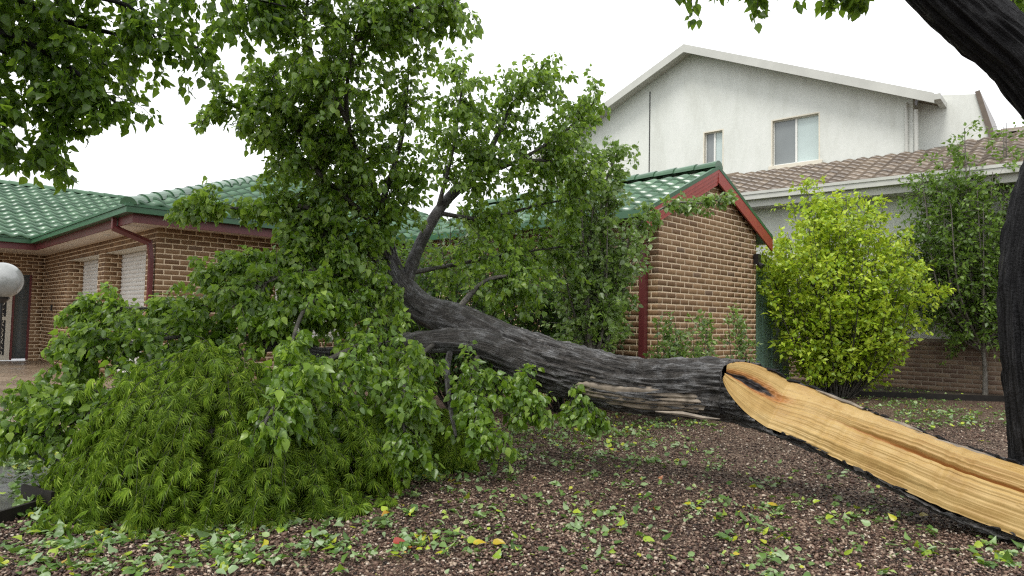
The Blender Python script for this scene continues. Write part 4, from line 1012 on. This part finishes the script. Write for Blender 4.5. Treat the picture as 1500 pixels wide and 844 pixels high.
# ------------------------------------------------------------------ STANDING TREE at the right edge, and the tree reaching in at upper left
def build_standing():
    base = P(1572, 800, 4.25); base[2] = 0
    t = thing('standing_tree', base, 'standing tree with wet black trunk beside the split log', 'tree')
    V, F, c = bark_tube([base + [.06, .05, -.1]] + [P(*q) for q in ((1566, 780, 4.28), (1552, 690, 4.3), (1536, 580, 4.3), (1526, 470, 4.3), (1527, 370, 4.3), (1548, 280, 4.3), (1575, 200, 4.3), (1600, 60, 4.35), (1610, -200, 4.4))],
                        [.36, .3, .235, .22, .215, .215, .21, .2, .17, .12], 110, 420, .034, (8, 2.2), 51); set_ridge(obj('trunk', V, F, BARK_WET, t, smooth=True), LAST_H[0])
    V, F, c = bark_tube([P(*q) for q in ((1580, 240, 4.3), (1552, 165, 4.3), (1500, 92, 4.3), (1440, 38, 4.3), (1370, -25, 4.3), (1270, -130, 4.35), (1150, -220, 4.5))],
                        [.16, .17, .175, .17, .16, .13, .1], 100, 300, .024, (8, 2.2), 52); set_ridge(obj('limb', V, F, BARK_WET, t, smooth=True), LAST_H[0])
    B = [([(1270, -130, 4.35), (1150, -110, 4.6), (1050, -60, 4.8), (1012, -12, 4.8)], 30, .36, 14, .095, .9),
         ([(1270, -130, 4.35), (1180, -90, 4.6), (1120, -35, 4.7), (1095, -12, 4.7)], 20, .3, 12, .1, .9),
         ([(1300, -110, 4.35), (1250, -80, 4.5), (1200, -25, 4.6), (1270, -18, 4.6)], 20, .26, 12, .095, .8),
         ([(1440, 38, 4.3), (1460, -40, 4.8), (1480, -10, 5.2), (1490, 20, 5.4)], 30, .35, 14, .08, .6),
         ([(1600, 60, 4.35), (1540, -60, 4.8), (1500, -20, 5.3)], 24, .4, 14, .08, .6)]
    Ts = []; Ls = []; rs = []
    for (path, nt, L, nl, sz, dr) in B:
        cc = spline(PP(path), 20); V, F, _ = bark_tube(PP(path), np.linspace(.02, .005, len(path)), 7, 24, .001, (3, 3), 2); obj('bough', V, F, BARK_TWIG, t, smooth=True)
        T, Lf = grow(cc, nt, L, nl, sz * .8, dr, start=.35); Ts.append(T); Ls.append(Lf); rs.append(.004)
    V, F = twig_mesh(Ts, rs); obj('twigs', V, F, BARK_TWIG, t, kind='stuff')
    leaves_into(t, cat(Ls), 'ovate', LEAF_OVER, 'crown', single=120)
build_standing()

def build_over():
    base = np.array([-6.2, 2.2, 0])
    t = thing('overhanging_tree', base, 'leafy tree overhanging the driveway with dark heart shaped leaves', 'tree')
    V, F, c = bark_tube([base + [0, 0, -.1], base + [.05, 0, 1.5], base + [.2, .1, 3.2], base + [.4, .2, 5.0], base + [.5, .3, 6.5]], [.3, .22, .2, .16, .08], 40, 100, .02, (5, 2), 61); obj('trunk', V, F, BARK_WET, t, smooth=True)
    top = base + [.35, .18, 4.6]
    B = [([(-60, 30, 4.3), (30, 90, 4.5), (85, 175, 4.6), (75, 235, 4.6)], 62, .42, 19, .088, .9),
         ([(-60, -60, 4.3), (70, 20, 4.5), (170, 50, 4.7), (290, 70, 4.9)], 72, .45, 19, .088, .8),
         ([(-40, -140, 4.2), (150, -70, 4.5), (300, -20, 4.8), (420, 10, 5.0)], 80, .5, 19, .088, .8),
         ([(-80, 0, 4.2), (40, 60, 4.4), (110, 105, 4.5), (170, 150, 4.6)], 70, .42, 20, .088, .9),
         ([(-120, 60, 4.2), (-20, 120, 4.4), (5, 180, 4.4), (8, 215, 4.4)], 50, .36, 18, .088, .9),
         ([(-60, -80, 4.2), (80, -20, 4.3), (190, 10, 4.5), (230, 60, 4.6)], 70, .45, 19, .088, .8),
         ([(-60, -40, 4.6), (60, 30, 4.9), (140, 70, 5.0), (150, 120, 5.0)], 60, .45, 19, .088, .8),
         ([(150, -140, 4.5), (330, -60, 4.9), (400, -10, 5.1), (345, 45, 5.1)], 46, .4, 18, .088, .9)]
    Ts = []; Ls = []; rs = []
    for (path, nt, L, nl, sz, dr) in B:
        pw = PP(path); full = np.vstack([[top + rng.normal(size=3) * .1], (top + pw[0]) / 2 + [0, 0, .25], pw])
        V, F, _ = bark_tube(full, np.linspace(.05, .006, len(full)), 9, 50, .003, (3, 3), 2); obj('bough', V, F, BARK_WET, t, smooth=True)
        T, Lf = grow(spline(pw, 20), int(nt * .72), L, nl, sz * .8, dr, start=.0, bias=.9, jit=.06); Ts.append(T); Ls.append(Lf); rs.append(.004)
    V, F = twig_mesh(Ts, rs); obj('twigs', V, F, BARK_WET, t, kind='stuff')
    leaves_into(t, cat(Ls), 'ovate', LEAF_OVER, 'crown', single=300)
build_over()

# ------------------------------------------------------------------ WEEPING MAPLE crushed under the crown
def build_maple():
    mounds = [(G(292, 732), .8, .72, 1.02), (G(410, 726), .74, .68, .82), (G(575, 678), .74, .5, .62), (G(222, 722), .52, .6, .78)]
    mounds = [(np.array([c[0], c[1] + .02, 0]), a, b, h) for c, a, b, h in mounds]
    base = mounds[0][0]
    t = thing('weeping_maple', base, 'low weeping maple mound of feathery bright green leaves under the fallen crown', 'shrub')
    for k in range(9):
        a = k / 9 * 6.28 + .3; md = mounds[k % 3]; e = md[0] + [md[1] * .7 * math.cos(a), md[2] * .7 * math.sin(a), md[3] * .35]
        mid = (base + md[0]) / 2 + [.2 * math.cos(a), .2 * math.sin(a), md[3] * .62]
        V, F, _ = bark_tube([base + [.04 * math.cos(a), .04 * math.sin(a), -.05], base + [.08 * math.cos(a), .08 * math.sin(a), .4], mid, e], [.03, .024, .016, .006], 8, 30, .002, (3, 3), k); obj('stem', V, F, BARK_TWIG, t, smooth=True)
    Ls = []; Ts = []
    for c, a, b, h in mounds:
        n = int(420 * (a * b / .6))                      # drooping branchlets laid over the mound like thatch
        az = rng.uniform(0, 2 * np.pi, n); el = np.arcsin(rng.uniform(.1, 1, n)); st = 9
        d = np.stack([np.cos(az) * np.cos(el), np.sin(az) * np.cos(el), np.sin(el)], 1)
        lump = 1 + .16 * vnoise(d * 3.1 + c, 71) - .3 * rng.random(n) ** 2.2
        p = c + d * np.array([a, b, h]) * lump[:, None]
        out = unit(np.stack([np.cos(az) * b, np.sin(az) * a, 0 * az], 1))
        dr = unit(out * np.where(el < .35, .45, .9)[:, None] + np.array([0, 0, .2])[None] + rng.normal(size=(n, 3)) * .25)
        T = np.zeros((n, st, 3)); T[:, 0] = p - dr * .12; ln = rng.uniform(.22, .5, n)[:, None] / (st - 1)
        for q in range(1, st):
            dr = unit(dr + np.array([0, 0, -.26]) + rng.normal(size=(n, 3)) * .06); T[:, q] = T[:, q - 1] + dr * ln
        T[..., 2] = np.maximum(T[..., 2], .05)
        Ts.append(T)
        m = 17; ti = np.repeat(np.arange(n), m); w = (st - 1.001) * (.1 + .9 * rng.random(n * m)); k = w.astype(int); g = (w - k)[:, None]
        pos = T[ti, k] * (1 - g) + T[ti, k + 1] * g; td = unit(T[ti, k + 1] - T[ti, k])
        sd_ = unit(np.cross(td, np.array([0, 0, 1.0])) + rng.normal(size=td.shape) * .3) * rng.choice([-1, 1], n * m)[:, None]
        ax = unit(td * .6 + sd_ * .45 + np.array([0, 0, -.75]) + rng.normal(size=td.shape) * .25)
        no = unit(out[ti] * .8 + np.array([0, 0, .7]) + rng.normal(size=td.shape) * .45)
        pos = pos + sd_ * rng.uniform(0, .035, (n * m, 1)); pos[:, 2] = np.maximum(pos[:, 2], .05)
        Ls.append((pos, ax, no, rng.uniform(.05, .1, n * m)))
    V, F = twig_mesh(Ts, [.002] * len(Ts)); obj('twigs', V, F, BARK_TWIG, t, kind='stuff')
    leaves_into(t, cat(Ls), 'palm', LEAF_MAPLE, 'crown', single=0, curl=.15)
build_maple()

# ------------------------------------------------------------------ SHRUBS AND SMALL TREES behind
def shrub(name, label, cat_, base, h, rx, ry, nst, leafmat, size, ntw, L, nl, shape='simple', barkmat=BARK_TWIG, stem_r=.02, low=.12, up=.5, droop=.2, fork=None, group=None, tight=1.0, jit=.05, hang=.2, extra=()):
    base = np.array(base, float)
    t = thing(name, base, label, cat_, group)
    Ts = []; Ls = []; rs = []
    root = base
    if fork:
        V, F, c = bark_tube([base + [0, 0, -.06], base + [.01, .01, fork * .5], base + [.0, .03, fork]], [stem_r * 1.6, stem_r * 1.3, stem_r * 1.15], 12, 30, .003, (3, 3), 4); obj('trunk', V, F, barkmat, t, smooth=True)
        root = base + [0, .03, fork - .02]
    for k in range(nst):
        a = (k + rng.random() * .7) / nst * 6.283; rad = math.sqrt(rng.uniform(.02, 1)); top = h * (1 - .4 * rad ** 2) * rng.uniform(.8, 1.02)
        e = base + [rx * .85 * rad * math.cos(a), ry * .85 * rad * math.sin(a), top]
        r0 = root + ([0, 0, 0] if fork else [.12 * rx * math.cos(a), .12 * ry * math.sin(a), 0])
        m1 = r0 + (e - r0) * .45 * np.array([1.1 * tight, 1.1 * tight, .9]) + rng.normal(size=3) * .05
        pp = [r0 + ([0, 0, -.04] if not fork else [0, 0, 0]), m1, e]
        V, F, _ = bark_tube(pp, [stem_r, stem_r * .6, stem_r * .2], 6, 18, .001, (3, 3), k); obj('stem', V, F, barkmat, t, smooth=True)
        T, Lf = grow(spline(pp, 20), ntw, L, nl, size, droop, start=low, up=up, hang=hang, jit=jit); Ts.append(T); Ls.append(Lf); rs.append(.004)
    for path, nt, l_, n_ in extra:
        V, F, _ = bark_tube(PP(path), np.linspace(stem_r * .7, .006, len(path)), 7, 26, .001, (3, 3), 5); obj('stem', V, F, barkmat, t, smooth=True)
        T, Lf = grow(spline(PP(path), 20), nt, l_, n_, size, .4, start=.3, hang=.5, jit=jit); Ts.append(T); Ls.append(Lf); rs.append(.004)
    V, F = twig_mesh(Ts, rs); obj('twigs', V, F, barkmat, t, kind='stuff')
    leaves_into(t, cat(Ls), shape, leafmat, 'crown')
    return t
gz = lambda x, y, d: np.array([*P(x, y, d)[:2], 0])
shrub('hedge_shrub', 'dense dark green shrub behind the fallen trunk', 'shrub', gz(690, 500, 9.0), 2.75, 1.7, .8, 34, LEAF_HEDGE, .075, 26, .55, 12, low=.1)
shrub('hedge_shrub', 'broad dark green shrub between the fallen trunk and the shed', 'shrub', gz(830, 500, 9.6), 2.5, 1.2, .7, 24, LEAF_HEDGE, .075, 26, .5, 12, low=.08)
shrub('hedge_shrub', 'dark green shrub against the garage wall behind the forked limb', 'shrub', gz(570, 500, 9.6), 2.6, 1.1, .6, 24, LEAF_HEDGE, .075, 26, .5, 12, low=.08)
shrub('young_tree', 'slender pale stemmed young tree standing beside the shed downpipe', 'tree', gz(868, 500, 8.0), 3.5, .66, .5, 18, LEAF_SMALL, .07, 24, .45, 14, barkmat=BARK_PALE, stem_r=.03, low=.1, shape='ovate', fork=.7, extra=[([(888, 420, 8.0), (915, 350, 8.05), (980, 300, 8.2), (1030, 298, 8.35), (1068, 288, 8.45)], 44, .2, 15), ([(888, 420, 8.0), (880, 300, 7.9), (905, 220, 7.9)], 40, .4, 14), ([(880, 330, 7.9), (840, 240, 7.8), (850, 150, 7.8)], 36, .35, 13)])
shrub('yellow_shrub', 'bright yellow green shrub before the white house wall', 'shrub', gz(1225, 500, 12.3), 3.95, 2.0, 1.3, 66, LEAF_YELLOW, .09, 32, .55, 13, low=.08, up=.5, stem_r=.018)
shrub('slim_tree', 'slender green tree with pale trunk beside the brick plinth', 'tree', gz(1442, 500, 12.5) + [0, 0, .08], 5.3, 1.75, 1.0, 42, LEAF_SLIM, .085, 36, .7, 15, barkmat=BARK_PALE, stem_r=.03, low=.06, fork=.8, up=.1, tight=1.5, droop=.5)
for (x, d, h, sz, lab) in ((1020, 8.9, 1.7, 9, 'tallest pale green sapling against the brick shed wall'), (978, 8.8, 1.35, 9, 'short pale green sapling by the shed corner'), (1078, 9.6, 1.6, 8, 'thin pale green sapling near the shed end by the yellow shrub')):
    shrub('sapling', lab, 'plant', gz(x, 500, d), h, .36, .25, sz, LEAF_SMALL, .07, 13, .24, 8, stem_r=.009, low=.2, up=.6, group='saplings along the shed wall')

# ------------------------------------------------------------------ GLOBE LAMP, EDGING
def build_globe():
    c = P(3, 411, 9.0); base = np.array([c[0], c[1], 0.03])
    t = thing('globe_lamp', base, 'round frosted globe lamp on a black post by the driveway', 'lamp')
    V = []; F = []; n, m = 32, 20; r = .24
    for i in range(m + 1):
        for j in range(n):
            th = math.pi * i / m; ph = 2 * math.pi * j / n; V.append(c + r * np.array([math.sin(th) * math.cos(ph), math.sin(th) * math.sin(ph), math.cos(th)]))
    F = np.array([(i * n + j, i * n + (j + 1) % n, (i + 1) * n + (j + 1) % n, (i + 1) * n + j) for i in range(m) for j in range(n)])
    obj('globe', V, F[:, ::-1], GLOBE, t, smooth=True)
    MB().tube([c - [0, 0, .3], c - [0, 0, .25], c - [0, 0, .225]], [.04, .09, .1], 20).build('collar', BLACKM, t)
    MB().tube([base, c - [0, 0, .29]], .025, 14).build('post', BLACKM, t)
    MB().tube([base, base + [0, 0, .03]], .09, 18).build('base_plate', BLACKM, t)
build_globe()
def edging(name, pts, h, w, label, mat=TIMBER, group=None):
    b = MB(); pts = np.array(pts, float)
    for a, c in zip(pts[:-1], pts[1:]):
        d = unit(c - a); x = np.array([d[1], -d[0], 0]) * w
        b.box(a - x / 2 - [0, 0, .05], c - a, x, (0, 0, h + .05))
    o = b.build(name, mat); return tag(o, label, 'edging', group)
e1 = [G(-30, 775), G(60, 748), G(110, 732)]
edging('garden_edging', e1, .07, .025, 'long black timber edging strip along the wet paving')
edging('garden_edging', [G(34, 738), G(100, 710)], .075, .025, 'black edging strip running under the weeping maple')
edging('garden_edging', [G(32, 739), G(76, 752)], .13, .02, 'short tilted black edging board joining two strips')
edging('garden_edging', [(4.2, 13.1, 0), (5.6, 12.68, 0), (8.0, 12.28, 0), (14, 11.8, 0)], .1, .04, 'black edging along the garden bed below the brick plinth')

# ------------------------------------------------------------------ GRAVEL PEBBLES AND LEAF LITTER
def build_gravel():
    n = 95000
    d = 3.0 + 6.5 * rng.random(n) ** 1.7
    x = rng.uniform(-.82, .82, n) * d
    edge = np.where(d < 4.3, -3.02, np.where(d < 5, -3.15, -3.2))
    k = (x > edge); d, x = d[k], x[k]; n = len(d)
    z = .018 * vnoise(np.stack([x * 1.4, d * 1.4, 0 * x], 1), 3)
    V0 = np.array([(1, 0, 0), (0, 1, 0), (-1, 0, 0), (0, -1, 0), (0, 0, .75), (0, 0, -.5)], float)
    F0 = np.array([(0, 1, 4), (1, 2, 4), (2, 3, 4), (3, 0, 4), (1, 0, 5), (2, 1, 5), (3, 2, 5), (0, 3, 5)])
    sz = rng.uniform(.005, .015, n) * (1 + .5 * (rng.random(n) > .93))
    J = V0[None] * rng.uniform(.6, 1.35, (n, 6, 1)) + rng.normal(size=(n, 6, 3)) * .18
    a = rng.uniform(0, 6.28, n); b = rng.normal(size=n) * .5
    ca, sa = np.cos(a)[:, None], np.sin(a)[:, None]; cb, sb = np.cos(b)[:, None], np.sin(b)[:, None]
    X_ = J[..., 0] * ca - J[..., 1] * sa; Y_ = J[..., 0] * sa + J[..., 1] * ca; Z_ = J[..., 2]
    X2 = X_ * cb + Z_ * sb; Z2 = -X_ * sb + Z_ * cb
    V = np.stack([x[:, None] + X2 * sz[:, None], d[:, None] + Y_ * sz[:, None], (z + .004)[:, None] + Z2 * sz[:, None] * .8 + rng.uniform(-.002, .006, (n, 1))], -1).reshape(-1, 3)
    F = (F0[None] + (np.arange(n) * 6)[:, None, None]).reshape(-1, 3)
    tag(obj('gravel', V, F, PEBBLE), 'loose brown and tan gravel chips covering the ground', 'gravel', kind='stuff')
build_gravel()
def build_litter():
    # photo patches where leaves lie: x, y, rx, ry, count
    patches = [(250, 800, 260, 40, 520), (60, 790, 80, 50, 120), (120, 830, 140, 20, 120), (480, 800, 120, 40, 120), (470, 745, 120, 30, 160), (640, 700, 150, 30, 260), (760, 650, 130, 40, 480), (880, 635, 110, 30, 480),
               (960, 680, 120, 40, 200), (1000, 620, 90, 16, 260), (1110, 740, 120, 50, 110), (900, 790, 250, 60, 150), (1230, 750, 120, 60, 130), (1200, 830, 200, 40, 90),
               (1400, 612, 110, 20, 520), (1330, 592, 80, 12, 260), (1250, 580, 150, 8, 160), (40, 690, 60, 45, 400), (50, 640, 60, 25, 200), (620, 790, 150, 40, 90), (1450, 815, 60, 25, 60), (560, 660, 160, 40, 250),
               (750, 760, 700, 80, 500)]
    pos = []
    for (cx, cy, rx, ry, n) in patches:
        # leaves drift in small clumps
        nc = max(3, n // 7); cl = rng.normal(size=(nc, 2)) * .5
        for q in range(int(n * 1.2)):
            c = cl[rng.integers(nc)] + rng.normal(size=2) * .06 if rng.random() < .75 else rng.normal(size=2) * .55
            x, y = cx + c[0] * rx, cy + c[1] * ry
            if y < 562: continue
            pos.append(G(x, y))
    pos = np.array(pos)
    far = pos[:, 1] < 16
    pos = pos[far]; n = len(pos)
    onpave = (pos[:, 0] < -3.0)
    pos[:, 2] = np.where(onpave, .042, .016) + rng.uniform(0, .016, n)
    pos[:, 2] += np.where((pos[:, 1] > 12.3 - (pos[:, 0] - 8) * .08) & (pos[:, 0] > 4.3), .085, 0)
    a = rng.uniform(0, 6.28, n)
    ax = unit(np.stack([np.cos(a), np.sin(a), rng.normal(size=n) * .28 + .08], 1))
    no = unit(np.stack([rng.normal(size=n) * .45, rng.normal(size=n) * .45, np.where(rng.random(n) < .75, 1.0, -1.0)], 1))
    sz = .025 + .045 * rng.random(n) ** 1.5
    extra = np.array([G(693, 803), G(721, 803), G(575, 802), G(640, 690), G(672, 692)]); extra[:, 2] = .03
    px, py, w = proj(pos)
    key = np.where((px > 10) & (px < 1490) & (py < 840), sz / w, -1); od = np.argsort(-key); top = od[:295]
    keep = np.ones(n, bool); keep[top] = False
    V, F = leaf_mesh(pos[keep], ax[keep], no[keep], sz[keep], 'ovate', .3)
    tag(obj('leaf_litter', V, F, LEAF_LITTER), 'torn green leaves scattered over gravel and paving', 'leaves', kind='stuff')
    def where(x, y):
        if x < 110 and y < 745: return 'on the wet paving'
        if x < 480: return 'on gravel before the weeping maple'
        if y < 705: return 'on gravel under the fallen trunk'
        if x > 1050: return 'on gravel below the split wood'
        return 'on open gravel'
    kinds = [('pale grey green upturned', LEAF_PALE, .33), ('bright yellow green', LEAF_BRIGHT, .27), ('dark green', LEAF_DARK, .40)]
    for q in top:
        r = rng.random(); nm, mt = ('dark green', LEAF_DARK)
        for a_, b_, c_ in kinds:
            if r < c_: nm, mt = a_, b_; break
            r -= c_
        o = inst('fallen_leaf', leaf_inst_mesh('ovate', mt, int(rng.integers(6))), leaf_M(pos[q], ax[q], no[q], sz[q]), None)
        lab = ('large ' if sz[q] > .055 else 'small ') + nm + ' leaf lying ' + where(px[q], py[q])
        tag(o, lab, 'leaf', 'fallen leaves: ' + lab)
    for q, (mt, lab) in enumerate(((LEAF_GOLD, 'golden yellow leaf lying on open gravel'), (LEAF_GOLD, 'golden yellow leaf lying on open gravel'), (LEAF_RED, 'dark red leaf lying on gravel'), (LEAF_BRIGHT, 'lime green leaf standing up beside the maple'), (LEAF_BRIGHT, 'lime green leaf standing up beside the maple'))):
        o = inst('fallen_leaf', leaf_inst_mesh('ovate', mt, q % 3), leaf_M(extra[q], np.array([1, .2 * q - .3, .2 if q < 3 else .7]), np.array([.1, -.5, 1.0]), .075), None)
        tag(o, lab, 'leaf', 'fallen leaves: ' + lab)
build_litter()
